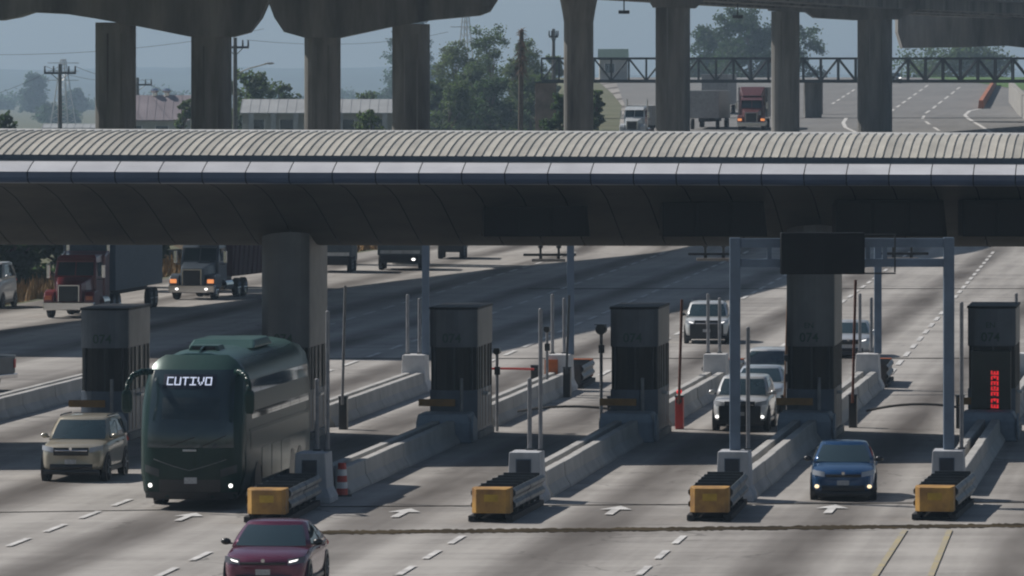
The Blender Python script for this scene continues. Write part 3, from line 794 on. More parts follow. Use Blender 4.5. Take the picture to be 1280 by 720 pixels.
def wheel(parent, x, y, r, w, m_r=rim_m, spokes=5):
    s = 1 if x > 0 else -1
    key = 'tyre%.2f_%.2f' % (r, w)
    prof = [(-w / 2, r * 0.62), (-w / 2, r * 0.93), (-w * 0.36, r), (w * 0.36, r), (w / 2, r * 0.93), (w / 2, r * 0.62)]
    def ty():
        mb = MB(); n = 22
        rings = [[(px, pr_ * cos(2 * pi * i / n), pr_ * sin(2 * pi * i / n)) for i in range(n)] for px, pr_ in prof]
        return mb.loft(rings)
    def rm():
        mb = MB()
        mb.tube((-w * 0.3, 0, 0), (w * 0.40, 0, 0), r * 0.22, 14)
        for i in range(spokes):
            a = 2 * pi * i / spokes
            mb.tube((w * 0.36, 0, 0), (w * 0.42, r * 0.62 * cos(a), r * 0.62 * sin(a)), r * 0.09, 6)
        n = 22
        mb.loft([[(w * 0.30, r * 0.64 * cos(2 * pi * i / n), r * 0.64 * sin(2 * pi * i / n)) for i in range(n)], [(w * 0.505, r * 0.62 * cos(2 * pi * i / n), r * 0.62 * sin(2 * pi * i / n)) for i in range(n)], [(w * 0.46, r * 0.54 * cos(2 * pi * i / n), r * 0.54 * sin(2 * pi * i / n)) for i in range(n)]], cap=False)
        return mb
    t = obj('wheel', cached(key, ty), tyre_m, parent, loc=(x, y, r), rot=(0, 0, 0 if s > 0 else pi), smooth=False)
    obj('rim', cached('rim' + key + str(spokes) + m_r.name, rm), m_r, t)
    return t

def car(name, label, cat, loc, rz, L=4.4, W=1.78, Ht=1.46, body=None, style='sedan', lamps=headlamp, fog=None, front_trim_shade=None, rails=False, drl=None, group=None, grille_h=0.2, roof_m=None, mirror_m=None):
    t = thing(name, label, cat, loc, rz, group)
    hw = W / 2; F0 = -L / 2
    suv = style in ('suv', 'pickup')
    g = 0.22 if not suv else 0.30            # ground clearance of the sills
    belt = Ht * (0.655 if not suv else 0.645)
    hood = Ht * (0.60 if not suv else 0.615)
    wr = 0.32 if not suv else 0.37
    # lower body
    st = [  # y, half width, bottom, shoulder, top
        (F0, 0.66, g + 0.16, hood - 0.30, hood - 0.27),
        (F0 + 0.06, 0.84, g + 0.02, hood - 0.16, hood - 0.13),
        (F0 + 0.26, 0.955, g, hood - 0.085, hood - 0.02),
        (F0 + 0.70, 0.995, g, hood - 0.01, hood + 0.05),
        (F0 + 1.22, 1.0, g, belt - 0.03, belt + 0.02),
        (F0 + 1.7, 1.0, g, belt, belt + 0.03),
        (0.3, 1.0, g, belt + 0.01, belt + 0.03),
        (L / 2 - 0.9, 1.0, g, belt + 0.03, belt + 0.05),
        (L / 2 - 0.35, 0.98, g + 0.02, belt + 0.02, belt + 0.04),
        (L / 2 - 0.08, 0.9, g + 0.08, belt - 0.03, belt),
        (L / 2, 0.76, g + 0.2, belt - 0.16, belt - 0.14)]
    rings = []
    for (y, w, zb, zs, zt) in st:
        w *= hw; zm = zb + (zs - zb) * 0.55
        half = [(w * 0.5, zb), (w * 0.92, zb + 0.01), (w * 0.985, zb + 0.12), (w, zm), (w * 0.975, zs - 0.05), (w * 0.90, zs), (w * 0.62, zt - 0.012), (w * 0.3, zt)]
        bow = 0.16 if y < F0 + 0.3 else (-0.10 if y > L / 2 - 0.2 else 0.0)
        ring = [(x, y + bow * (x / hw) ** 2, z) for x, z in half] + [(-x, y + bow * (x / hw) ** 2, z) for x, z in half[::-1]]
        rings.append(ring)
    obj('body', MB().loft(rings), body, t, smooth=True, sub=2)
    # cabin hull
    fb = F0 + (1.12 if style != 'suv' else 1.02); ft = fb + (0.92 if not suv else 0.78)
    rt, rb = {'sedan': (L / 2 - 1.35, L / 2 - 0.55), 'hatch': (L / 2 - 0.75, L / 2 - 0.15), 'suv': (L / 2 - 0.55, L / 2 - 0.12), 'pickup': (0.55, 0.75), 'fast': (L / 2 - 1.6, L / 2 - 0.35)}[style]
    z0 = belt - 0.02; z1 = Ht - 0.07
    wb_, wt_ = hw * 0.93, hw * (0.70 if not suv else 0.76)
    def lv(u):  # belt 0 .. roof 1
        e = u ** 0.9
        return (fb + (ft - fb) * (u * 0.9 + 0.1 * u * u), rb + (rt - rb) * u, wb_ + (wt_ - wb_) * e + 0.03 * sin(pi * u), z0 + (z1 - z0) * u)
    BOW = 0.20
    def front(u, v):   # u -1..1 across
        f, r, w, z = lv(v); return (u * w, f + BOW * (u * u), z)
    def rear(u, v):
        f, r, w, z = lv(v); return (u * w, r - 0.12 * (u * u), z)
    def side(s, a, v):
        f, r, w, z = lv(v); ya = f + BOW; yb = r - 0.12; return (s * (w + 0.03 * sin(pi * a)), ya + (yb - ya) * a, z)
    us = [-1, -0.8, -0.5, 0, 0.5, 0.8, 1]
    sa = [0.2, 0.4, 0.6, 0.8]
    rings = []
    def plan(v, sc=1.0, dz=0.0):
        pts = [front(u, v) for u in us] + [side(1, a, v) for a in sa] + [rear(u, v) for u in us[::-1]] + [side(-1, a, v) for a in sa[::-1]]
        if sc != 1.0:
            cy = (ft + rt) / 2; pts = [(x * sc, cy + (y - cy) * (0.5 + 0.5 * sc if sc > 0.5 else sc), z + dz) for x, y, z in pts]
        return pts
    rings = [plan(0), plan(0.35), plan(0.7), plan(0.93), plan(1.0, 0.985, 0.018), plan(1.0, 0.9, 0.045), plan(1.0, 0.6, 0.065), plan(1.0, 0.25, 0.07)]
    obj('cabin', MB().loft(rings), body, t, smooth=True)
    if roof_m: pass
    off = 0.012
    obj('windshield', MB().grid(lambda a, b: tuple(Vector(front(-0.90 + 1.8 * a, 0.05 + 0.88 * b)) + Vector((0, -off, off))), 10, 6), glass, t, smooth=True)
    obj('rear_window', MB().grid(lambda a, b: tuple(Vector(rear(-0.85 + 1.7 * a, 0.15 + 0.72 * b)) + Vector((0, off, off))), 8, 5), glass, t, smooth=True)
    cuts = [(0.02, 0.40), (0.44, 0.76), (0.79, 0.97)] if style in ('suv',) else [(0.03, 0.45), (0.49, 0.86)]
    for s in (-1, 1):
        for (a0, a1) in cuts:
            obj('side_window', MB().grid(lambda a, b: tuple(Vector(side(s, a0 + (a1 - a0) * a, 0.12 + 0.74 * b)) + Vector((s * off, 0, 0.004))), 4, 4), glass, t, smooth=True)
        # mirror
        mm = mirror_m or body
        q = side(s, 0.03, 0.12)
        mir = obj('mirror', MB().ball((s * (hw + 0.085), q[1] + 0.02, q[2] + 0.05), (0.115, 0.075, 0.075), 10, 6), mm, t, smooth=True)
        obj('mirror_arm', MB().box(min(s * (hw * 0.93), s * (hw + 0.05)), max(s * (hw * 0.93), s * (hw + 0.05)), q[1], q[1] + 0.06, q[2] - 0.01, q[2] + 0.025), blackgl, mir)
        # head lamp: slanted lens wrapped on the corner
        zc = hood - 0.19
        hl = obj('headlight', MB().grid(lambda a, b: (s * hw * (0.56 + 0.38 * a), F0 + 0.030 + 0.16 * (0.56 + 0.38 * a) ** 2 + 0.17 * max(0, a - 0.2) ** 1.6 + 0.05 * b, zc - 0.055 + 0.13 * b + 0.055 * a), 6, 3), lamps, t, smooth=True)
        if drl:
            obj('running_light', MB().grid(lambda a, b: (s * hw * (0.60 + 0.26 * a), F0 + 0.012 + 0.16 * (0.60 + 0.26 * a) ** 2 + 0.15 * a ** 1.6, zc + 0.005 + 0.03 * b + 0.05 * a), 4, 1), drl, hl)
        if fog:
            obj('fog_light', MB().ball((s * hw * 0.80, F0 + 0.10, g + 0.17), (0.06, 0.03, 0.05), 8, 5), fog, t, smooth=True)
        obj('taillight', MB().ball((s * hw * 0.82, L / 2 - 0.10, belt - 0.14), (0.12, 0.08, 0.09), 8, 5), redpl, t, smooth=True)
        for y in (F0 + 0.85, L / 2 - 0.83):
            obj('wheel_arch', MB().tube((s * (hw - 0.12), y, wr), (s * (hw + 0.006), y, wr), wr + 0.075, 22), blackgl, t)
            wheel(t, s * (hw - 0.095), y, wr, 0.215)
        obj('sill', MB().box(min(s * hw * 0.8, s * hw * 0.985), max(s * hw * 0.8, s * hw * 0.985), F0 + 1.3, L / 2 - 1.28, g - 0.05, g + 0.07), blackgl, t, bevel=0.02)
        for y in (0.15, 1.05):
            obj('door_handle', MB().box(min(s * hw * 0.985, s * (hw + 0.025)), max(s * hw * 0.985, s * (hw + 0.025)), y - 0.09, y + 0.09, belt - 0.12, belt - 0.09), body, t)
        if rails:
            obj('roof_rail', MB().path([tuple(Vector(side(s, a, 1.0)) + Vector((-s * 0.03, 0, 0.06 + 0.02 * (0 < a < 1)))) for a in (0.05, 0.1, 0.5, 0.9, 0.95)], 0.022), blackgl, t)
    fz = hood - 0.20
    def face(z0_, z1_, w_, push=0.02):
        return MB().grid(lambda a, b: ((2 * a - 1) * hw * w_, F0 - push + 0.16 * ((2 * a - 1) * w_) ** 2 + 0.035 * abs(b - 0.3), z0_ + (z1_ - z0_) * b), 10, 2)
    obj('grille', face(fz - grille_h * 0.55, fz + grille_h * 0.38, 0.54, 0.030), blackgl, t)
    obj('grille_bar', face(fz - 0.01, fz + 0.022, 0.50, 0.042), chrome if suv else blackgl, t)
    obj('air_intake', face(g + 0.06, g + 0.20, 0.66, 0.024), blackgl, t)
    obj('bumper_lip', face(g - 0.07, g + 0.045, 0.86, 0.0), blackgl, t)
    if front_trim_shade: obj('front_trim_shade', face(g + 0.02, fz - 0.03, 0.74, 0.018), front_trim_shade, t)
    obj('number_plate', MB().box(-0.16, 0.16, F0 - 0.06, F0 - 0.045, g + 0.21, g + 0.33), plate_m, t)
    obj('emblem', MB().tube((0, F0 - 0.05, fz + 0.06), (0, F0 - 0.035, fz + 0.06), 0.045, 10), chrome, t)
    obj('underbody', MB().box(-hw * 0.82, hw * 0.82, F0 + 0.25, L / 2 - 0.25, g - 0.10, g + 0.05), black, t)
    return t

ROAD = 0.0
def on(px, py): 
    p = P(px, py); return p
# beige SUV: its front wheels touch the road near row 600
p = on(92, 603)
car('suv_car', 'beige SUV driving beside the green bus', 'car', p + Vector((0.18, 2.1, 0)), LANG, 4.5, 1.82, 1.74, paint('beige_paint', (0.40, 0.36, 0.28)), 'suv', rails=True, grille_h=0.24)
p = on(346, 744)
car('sedan_car', 'maroon sedan in the foreground, cut by the picture edge', 'car', p + Vector((-0.08, 2.2, 0)), LANG * 0.8, 4.70, 1.85, 1.46, paint('maroon_paint', (0.16, 0.035, 0.075), 0.22, 0.35), 'fast', lamps=mat('slim_lens', (0.16, 0.16, 0.18), 0.08), drl=lamp_w, grille_h=0.06, mirror_m=blackgl)
p = on(1055, 627)
car('hatchback_car', 'blue car with lit fog lamps leaving the right lane', 'car', p + Vector((0.1, 2.0, 0)), LANG * 0.55, 4.05, 1.73, 1.47, paint('blue_paint', (0.018, 0.075, 0.19), 0.2, 0.35), 'hatch', fog=lamp_y, grille_h=0.08, mirror_m=blackgl)
p = on(932, 540)
car('suv_car', 'white SUV with dark front waiting left of the pillar booth', 'car', p + Vector((0.05, 2.1, 0)), LANG, 4.4, 1.80, 1.70, paint('white_paint', (0.62, 0.63, 0.63)), 'suv', front_trim_shade=blackgl, fog=lamp_w, grille_h=0.3)  # black front panel puts the shade on the white front into colour
p = on(951, 517)
car('sedan_car', 'pale silver car directly behind the white SUV', 'car', p + Vector((0.1, 2.1, 0)), LANG, 4.5, 1.80, 1.52, paint('silver_blue_paint', (0.45, 0.50, 0.55)), 'sedan')
p = on(965, 495)
car('suv_car', 'white car third in the queue by the pillar booth', 'car', p + Vector((0.0, 2.1, 0)), LANG, 4.5, 1.82, 1.62, paint('white_paint', (0.62, 0.63, 0.63)), 'suv')
p = on(887, 430)
car('suv_car', 'white and black SUV with bright headlights approaching the booths', 'car', p + Vector((0.0, 2.3, 0)), LANG * 0.5, 4.7, 1.93, 1.74, paint('white_paint', (0.62, 0.63, 0.63)), 'suv', front_trim_shade=blackgl, rails=True, drl=lamp_w, grille_h=0.36, mirror_m=blackgl)
p = on(1068, 448)
car('sedan_car', 'silver car coming up right of the pillar booth', 'car', p + Vector((0.0, 2.1, 0)), LANG, 4.5, 1.80, 1.47, paint('silver_paint', (0.50, 0.52, 0.55)), 'sedan', drl=lamp_w)
p = on(-8, 386)
car('van_car', 'white van at the left picture edge near the red truck', 'car', p + Vector((-0.35, 2.3, 0)), LANG, 4.8, 1.95, 2.25, paint('white_paint', (0.62, 0.63, 0.63)), 'suv')

# ------------------------------- the green bus
bp = P(236.5, 639)
bus = thing('coach_bus', 'large dark green coach with lit destination letters', 'bus', (bp.x, bp.y, 0), LANG)
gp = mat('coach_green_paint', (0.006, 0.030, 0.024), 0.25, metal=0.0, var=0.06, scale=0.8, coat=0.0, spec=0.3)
gp_roof_lit = mat('coach_roof_lit_green', (0.05, 0.11, 0.095), 0.32, metal=0.2, var=0.10, scale=0.8)  # roof green, lightened for the light falling on it
BW = 1.345; BL = 12.6; BZ = 4.02
def bsec():
    h = [(0.6, 0.34), (1.16, 0.34), (1.26, 0.50), (BW, 1.0), (BW, 2.0), (BW - 0.01, 2.7), (BW - 0.05, 3.25), (BW - 0.13, 3.58), (BW - 0.30, 3.80), (0.66, 3.93), (0.3, 4.0)]
    return h + [(-x, z) for x, z in h[::-1]]
def byf(x, z):
    a = abs(x) / BW
    sl = 0.10 * max(0, (0.9 - z)) + (1.25 * max(0, (z - 1.7) / 2.3) ** 2.1)
    return 0.22 * a * a + 0.30 * a ** 7 + sl
sec = bsec()
mb = MB(); rings = []
cz = 2.1
for k in (0.06, 0.25, 0.45, 0.65, 0.8, 0.92, 1.0):
    rings.append([(x * k, byf(x * k, cz + (z - cz) * k), cz + (z - cz) * k) for x, z in sec])
for s_ in (0.04, 0.1, 0.25, 0.45, 0.7, 0.9, 0.985):
    rings.append([(x, byf(x, z) * (1 - s_) + BL * s_, z) for x, z in sec])
rings.append([(x * 0.94, BL, 2.1 + (z - 2.1) * 0.97) for x, z in sec])
obj('body', mb.loft(rings), gp, bus, smooth=True)
ws = obj('windshield', MB().grid(lambda a, b: ((2 * a - 1) * (1.13 - 0.06 * b), byf((2 * a - 1) * (1.13 - 0.06 * b), 1.62 + 1.98 * b) - 0.02, 1.62 + 1.98 * b), 20, 14), glass, bus, smooth=True)
obj('sun_blind', MB().grid(lambda a, b: ((2 * a - 1) * 0.75, byf((2 * a - 1) * 0.75, 2.35 + 0.55 * b) - 0.026, 2.35 + 0.55 * b), 10, 4), mat('blind', (0.02, 0.04, 0.05), 0.4), ws)
obj('lit_roof_slope', MB().grid(lambda a, b: ((2 * a - 1) * (1.16 - 0.34 * b * b), byf((2 * a - 1) * (1.16 - 0.34 * b * b), 3.60 + 0.37 * b) - 0.02, 3.60 + 0.37 * b), 16, 6), gp_roof_lit, bus, smooth=True)  # patch carrying the lit roof tone down the slope above the windshield
# roof: front dome, hatch pods, air conditioner
obj('roof_dome', MB().loft([[(x * sx, y, 3.62 + (z - 3.62) * sz) for x, z in ((1.08, 3.66), (0.98, 3.84), (0.7, 3.98), (0.3, 4.05), (-0.3, 4.05), (-0.7, 3.98), (-0.98, 3.84), (-1.08, 3.66))] for y, sx, sz in ((0.95, 0.55, 0.0), (1.25, 0.92, 0.55), (1.8, 0.99, 0.92), (2.8, 1.0, 1.05), (4.6, 1.0, 1.05), (6.0, 0.99, 1.0), (9.0, 0.98, 0.98), (12.3, 0.96, 0.92))]), gp_roof_lit, bus, smooth=True)
obj('roof_hatch', MB().loft([[(sx * a, 2.4 + y, z) for a, y, z in ((-1, 0, z0), (1, 0, z0), (1, 1.0 - i * 0.1, z0), (-1, 1.0 - i * 0.1, z0))] for i, (sx, z0) in enumerate(((0.42, 4.02), (0.36, 4.17)))]), gp_roof_lit, bus, bevel=0.03)
obj('roof_vent', MB().box(-0.30, 0.30, 2.36, 2.385, 4.05, 4.14), blackgl, bus)
obj('roof_fin', MB().prism_x([(1.6, 3.98), (2.4, 4.02), (2.4, 4.16), (1.9, 4.1)], -0.02, 0.02), gp, bus)
ac = MB().loft([[(-0.9, 5.2, 3.98), (0.9, 5.2, 3.98), (0.9, 8.6, 3.98), (-0.9, 8.6, 3.98)], [(-0.82, 5.7, 4.20), (0.82, 5.7, 4.20), (0.82, 8.2, 4.20), (-0.82, 8.2, 4.20)]])
obj('air_conditioner', ac, gp_roof_lit, bus, bevel=0.06)
obj('rear_hatch', MB().box(-0.45, 0.45, 9.6, 10.5, 4.0, 4.12), gp_roof_lit, bus, bevel=0.04)
# side glazing and lower lockers on both sides
sideglass = mat('coach_side_glass', (0.02, 0.028, 0.028), 0.03, var=0.05, spec=1.0, metal=0.1)
for s in (-1, 1):
    for i in range(6):
        y0 = 1.9 + 1.72 * i; y1 = y0 + 1.66
        obj('side_window', MB().grid(lambda a, b: (s * ((BW - 0.01 + 0.012) - 0.045 * b), y0 + (y1 - y0) * a + 0.05 * b, 2.28 + 1.0 * b), 2, 2), sideglass, bus, smooth=True)
        obj('locker_door', MB().box(min(s * (BW - 0.01), s * (BW + 0.008)), max(s * (BW - 0.01), s * (BW + 0.008)), y0 + 0.02, y1 - 0.02, 0.62, 1.45), mat('coach_mirror_panel', (0.075, 0.10, 0.085), 0.25, metal=0.7, var=0.05, bump=0.25, scale=0.35), bus) if (0 < i < 4) else None
    obj('side_trim', MB().box(min(s * (BW - 0.01), s * (BW + 0.014)), max(s * (BW - 0.01), s * (BW + 0.014)), 1.5, 12.3, 1.98, 2.03), gp, bus)
    obj('side_panel', MB().box(min(s * (BW - 0.01), s * (BW + 0.007)), max(s * (BW - 0.01), s * (BW + 0.007)), 1.7, 12.2, 1.50, 1.96), mat('coach_mirror_panel2', (0.06, 0.09, 0.075), 0.22, metal=0.7, var=0.05, bump=0.25, scale=0.35), bus)
    for y in (2.9, 9.1, 10.45):
        obj('wheel_arch', MB().tube((s * (BW - 0.2), y, 0.52), (s * (BW + 0.009), y, 0.52), 0.60, 26), blackgl, bus)
        wheel(bus, s * (BW - 0.16), y, 0.51, 0.30, chrome, 8)
    # lamps
    hl = obj('headlight', MB().grid(lambda a, b: (s * (0.80 + 0.40 * a), byf(0.80 + 0.40 * a, 0.95) - 0.02, 0.86 + 0.20 * b + 0.12 * a), 6, 2), mat('smoked_lens', (0.05, 0.06, 0.065), 0.1), bus, smooth=True)
    obj('fog_light', MB().ball((s * 1.05, byf(1.05, 0.62) - 0.02, 0.64), (0.055, 0.03, 0.055), 10, 6), lamp_w, bus, smooth=True)
    # horn mirrors reaching out from the roof corners
    pts = [(s * 1.12, 0.75, 3.55), (s * 1.30, 0.35, 3.56), (s * 1.48, 0.02, 3.47), (s * 1.58, -0.12, 3.28), (s * 1.60, -0.15, 3.05)]
    ma = MB()
    for i in range(len(pts) - 1): ma.tube(pts[i], pts[i + 1], 0.085 - 0.008 * i, 10); ma.ball(pts[i + 1], 0.085 - 0.008 * i, 10, 6)
    mo = obj('mirror_arm', ma, gp, bus, smooth=True)
    obj('mirror_head', MB().loft([[(s * 1.60 + dx, -0.16 + dy, z) for dx, dy in ((-0.13 * k, -0.06 * k), (0.13 * k, -0.06 * k), (0.13 * k, 0.08 * k), (-0.13 * k, 0.08 * k))] for z, k in ((3.12, 0.7), (3.0, 1.0), (2.62, 1.0), (2.52, 0.7))]), gp, mo, bevel=0.03)
# destination display: dot-matrix letters
FONT5 = {'C': ['11111', '10000', '10000', '10000', '10000', '10000', '11111'], 'U': ['10001', '10001', '10001', '10001', '10001', '10001', '11111'],
         'T': ['11111', '00100', '00100', '00100', '00100', '00100', '00100'], 'I': ['11111', '00100', '00100', '00100', '00100', '00100', '11111'],
         'V': ['10001', '10001', '10001', '10001', '01010', '01010', '00100'], 'O': ['11111', '10001', '10001', '10001', '10001', '10001', '11111']}
dx0 = -0.68; cell = 0.0345
for n, ch in enumerate('CUTIVO'):
    m = MB()
    for r_, row in enumerate(FONT5[ch]):
        for c_, v in enumerate(row):
            if v == '1':
                x = dx0 + (n * 5.85 + c_) * cell; z = 3.42 - r_ * cell * 0.86
                y = byf(x, z) - 0.05
                m.box(x, x + cell * 0.98, y - 0.004, y, z - cell * 0.84, z)
    obj('destination_letter', m, whiteled, bus)
obj('destination_display', MB().grid(lambda a, b: (-0.78 + 1.38 * a, byf(-0.78 + 1.38 * a, 3.13 + 0.36 * b) - 0.028, 3.13 + 0.36 * b), 10, 10), mat('display_navy', (0.008, 0.012, 0.03), 0.3), bus)
def vtrim(x): return 1.30 - 0.26 + 0.30 * abs(x) ** 1.15
obj('chevron_trim', MB().path([(x, byf(x, vtrim(x)) - 0.015, vtrim(x)) for x in [-0.95 + 0.19 * i for i in range(11)]], 0.010), mat('dull_trim', (0.22, 0.23, 0.23), 0.4, metal=0.5), bus)
obj('front_panel', MB().grid(lambda a, b: ((2 * a - 1) * 0.8, byf((2 * a - 1) * 0.8, 0.5 + 0.3 * b) - 0.012, 0.48 + 0.32 * b), 10, 3), blackgl, bus)
obj('number_plate', MB().box(-0.13, 0.20, -0.02, 0.005, 0.70, 0.86), plate_m, bus)
obj('emblem', MB().box(-0.17, 0.19, byf(0, 1.56) - 0.03, byf(0, 1.56) - 0.005, 1.53, 1.585), galv, bus, bevel=0.01)
obj('bumper', MB().grid(lambda a, b: ((2 * a - 1) * 1.2, byf((2 * a - 1) * 1.2, 0.4) - 0.02 + 0.05 * b, 0.47 - 0.17 * b), 14, 2), blackgl, bus, smooth=True)
obj('wiper', MB().path([(-0.5, byf(0.5, 1.66) - 0.05, 1.66), (0.15, byf(0.15, 1.95) - 0.05, 1.9)], 0.012).path([(0.35, byf(0.35, 1.66) - 0.05, 1.66), (0.95, byf(0.95, 1.95) - 0.05, 1.95)], 0.012), blackgl, bus)
obj('underbody', MB().box(-1.0, 1.0, 0.5, 12.3, 0.26, 0.5), black, bus)

# ------------------------------- trucks
def truck(name, label, loc, rz, cab_m, length=3.0, trailer=None, tr_m=None, tr_len=10.0, tr_h=3.6, chrome_b=True, lampm=None, group='lorries', sleeper=True, roofcap=0.0, drl=None, dump=False, scale=1.0):
    t = thing(name, label, 'truck', loc, rz, group)
    t.scale = (scale, scale, scale)
    hw = 1.02
    hoodm = MB().loft([[(-0.62, 0.0, 0.75), (0.62, 0.0, 0.75), (0.58, 0.02, 1.62), (-0.58, 0.02, 1.62)], [(-0.78, 0.5, 0.75), (0.78, 0.5, 0.75), (0.70, 0.5, 1.74), (-0.70, 0.5, 1.74)], [(-0.95, 1.55, 0.75), (0.95, 1.55, 0.75), (0.86, 1.55, 1.92), (-0.86, 1.55, 1.92)]])
    obj('hood', hoodm, cab_m, t, bevel=0.06)
    obj('grille', MB().box(-0.46, 0.46, -0.06, 0.0, 0.80, 1.52), blackgl, t, bevel=0.03)
    obj('grille_frame', MB().box(-0.52, -0.465, -0.08, 0.02, 0.78, 1.58).box(0.465, 0.52, -0.08, 0.02, 0.78, 1.58).box(-0.464, 0.464, -0.08, 0.02, 1.522, 1.58), chrome, t, bevel=0.01)
    obj('bumper', MB().loft([[(-1.22, -0.12, 0.38), (1.22, -0.12, 0.38), (1.22, -0.12, 0.76), (-1.22, -0.12, 0.76)], [(-1.24, 0.22, 0.36), (1.24, 0.22, 0.36), (1.24, 0.22, 0.76), (-1.24, 0.22, 0.76)]]), chrome if chrome_b else cab_m, t, bevel=0.04)
    cabz = 2.95
    obj('cab', MB().loft([[(-hw, 1.5, 0.8), (hw, 1.5, 0.8), (hw, 3.2, 0.8), (-hw, 3.2, 0.8)], [(-hw, 1.5, 1.9), (hw, 1.5, 1.9), (hw, 3.2, 1.9), (-hw, 3.2, 1.9)], [(-hw + 0.08, 1.86, cabz - 0.12), (hw - 0.08, 1.86, cabz - 0.12), (hw - 0.05, 3.2, cabz), (-hw + 0.05, 3.2, cabz)], [(-hw + 0.2, 2.05, cabz), (hw - 0.2, 2.05, cabz), (hw - 0.2, 3.2, cabz + 0.04), (-hw + 0.2, 3.2, cabz + 0.04)]]), cab_m, t, bevel=0.05)
    for s in (-1, 1):
        obj('windshield', MB().add([(s * 0.03, 1.50 + 0.03, 1.98), (s * 0.88, 1.53, 1.98), (s * 0.83, 1.80, 2.70), (s * 0.03, 1.80, 2.70)], [(0, 1, 2, 3)]), glass, t)
        obj('side_window', MB().box(min(s * (hw - 0.02), s * (hw + 0.01)), max(s * (hw - 0.02), s * (hw + 0.01)), 1.95, 2.75, 1.95, 2.6), glass, t)
        fen = MB().loft([[(s * 0.74, y, 0.62), (s * 1.22, y, 0.62), (s * 1.22, y, z), (s * 0.74, y, z)] for y, z in ((-0.02, 0.98), (0.18, 1.24), (0.65, 1.34), (1.15, 1.22), (1.4, 0.95))])
        obj('fender', fen, cab_m, t, bevel=0.05)
        obj('headlight', MB().box(min(s * 0.82, s * 1.16), max(s * 0.82, s * 1.16), -0.07, 0.0, 0.86, 1.06), lampm or headlamp, t, bevel=0.02)
        if drl: obj('fog_light', MB().ball((s * 0.78, -0.14, 0.56), (0.09, 0.03, 0.06), 8, 5), drl, t)
        mr = obj('mirror', MB().box(min(s * 1.24, s * 1.42), max(s * 1.24, s * 1.42), 1.62, 1.72, 1.85, 2.5), chrome, t, bevel=0.03)
        obj('mirror_arm', MB().tube((s * 1.0, 1.7, 2.55), (s * 1.33, 1.68, 2.55), 0.02, 6).tube((s * 1.0, 1.7, 1.8), (s * 1.33, 1.68, 1.8), 0.02, 6), darkmetal, mr)
        wheel(t, s * 1.0, 0.72, 0.50, 0.28, chrome, 8)
        if not dump: obj('exhaust_stack', MB().tube((s * 0.98, 3.36 if not sleeper else 4.6, 1.0), (s * 0.98, 3.36 if not sleeper else 4.6, 3.7), 0.08, 10), chrome, t)
        obj('fuel_tank', MB().tube((s * 0.98, 2.2, 0.72), (s * 0.98, 3.6, 0.72), 0.30, 16), chrome, t)
        for y in (5.3, 6.6): wheel(t, s * 0.98, y, 0.50, 0.30, chrome, 8)
    obj('sun_visor', MB().add([(-0.9, 1.42, 2.66), (0.9, 1.42, 2.66), (0.9, 1.80, 2.82), (-0.9, 1.80, 2.82), (-0.9, 1.42, 2.62), (0.9, 1.42, 2.62), (0.9, 1.80, 2.78), (-0.9, 1.80, 2.78)], [(0, 1, 2, 3), (4, 7, 6, 5), (0, 4, 5, 1), (1, 5, 6, 2), (2, 6, 7, 3), (3, 7, 4, 0)]), cab_m, t)
    if sleeper:
        obj('sleeper', MB().loft([[(-1.1, 3.22, 0.8), (1.1, 3.22, 0.8), (1.1, 4.4, 0.8), (-1.1, 4.4, 0.8)], [(-1.1, 3.22, 2.9 + roofcap * 0.5), (1.1, 3.22, 2.9 + roofcap * 0.5), (1.1, 4.4, 3.1 + roofcap), (-1.1, 4.4, 3.1 + roofcap)]]), cab_m, t, bevel=0.08)
    if roofcap:
        obj('roof_fairing', MB().loft([[(-0.8, 2.0, 2.99), (0.8, 2.0, 2.99), (0.8, 2.0, 3.05), (-0.8, 2.0, 3.05)], [(-1.05, 3.2, 2.99), (1.05, 3.2, 2.99), (1.05, 3.2, 3.0 + roofcap), (-1.05, 3.2, 3.0 + roofcap)]]), cab_m, t, bevel=0.05)
    obj('chassis', MB().box(-0.45, 0.45, 0.3, 7.3, 0.55, 0.85), black, t)
    if trailer:
        y0 = 3.6 if dump else 4.9
        if dump:
            bx = MB().loft([[(-1.1, y0 + 0.3, 1.1), (1.1, y0 + 0.3, 1.1), (1.1, y0 + tr_len, 1.1), (-1.1, y0 + tr_len, 1.1)], [(-1.24, y0, tr_h), (1.24, y0, tr_h), (1.24, y0 + tr_len, tr_h), (-1.24, y0 + tr_len, tr_h)]])
            obj('dump_box', bx, tr_m, t, bevel=0.03)
            for i in range(8):
                y = y0 + 0.5 + (tr_len - 0.8) * i / 7
                for s in (-1, 1):
                    obj('box_rib', MB().tube((s * 1.13, y, 1.15), (s * 1.26, y, tr_h - 0.05), 0.06, 6), tr_m, t)
            obj('top_rail', MB().box(-1.3, -1.2, y0, y0 + tr_len, tr_h, tr_h + 0.12).box(1.2, 1.3, y0, y0 + tr_len, tr_h, tr_h + 0.12), tr_m, t)
        else:
            obj('trailer_box', MB().box(-1.28, 1.28, y0, y0 + tr_len, 1.15, tr_h + 0.35), tr_m, t, bevel=0.04)
            obj('trailer_roof', MB().box(-1.27, 1.27, y0 + 0.02, y0 + tr_len - 0.02, tr_h + 0.351, tr_h + 0.38), whitepl, t)
            obj('trailer_frame', MB().box(-0.5, 0.5, y0, y0 + tr_len, 0.85, 1.14), black, t)
            for s in (-1, 1):
                for y in (y0 + tr_len - 2.4, y0 + tr_len - 1.2): wheel(t, s * 1.05, y, 0.5, 0.3, rim_m, 6)
    return t
redtruck = paint('truck_red', (0.17, 0.022, 0.03), 0.3, 0.1)
bluetruck = paint('truck_slate', (0.07, 0.09, 0.115), 0.35, 0.1)
p = P(86, 398)
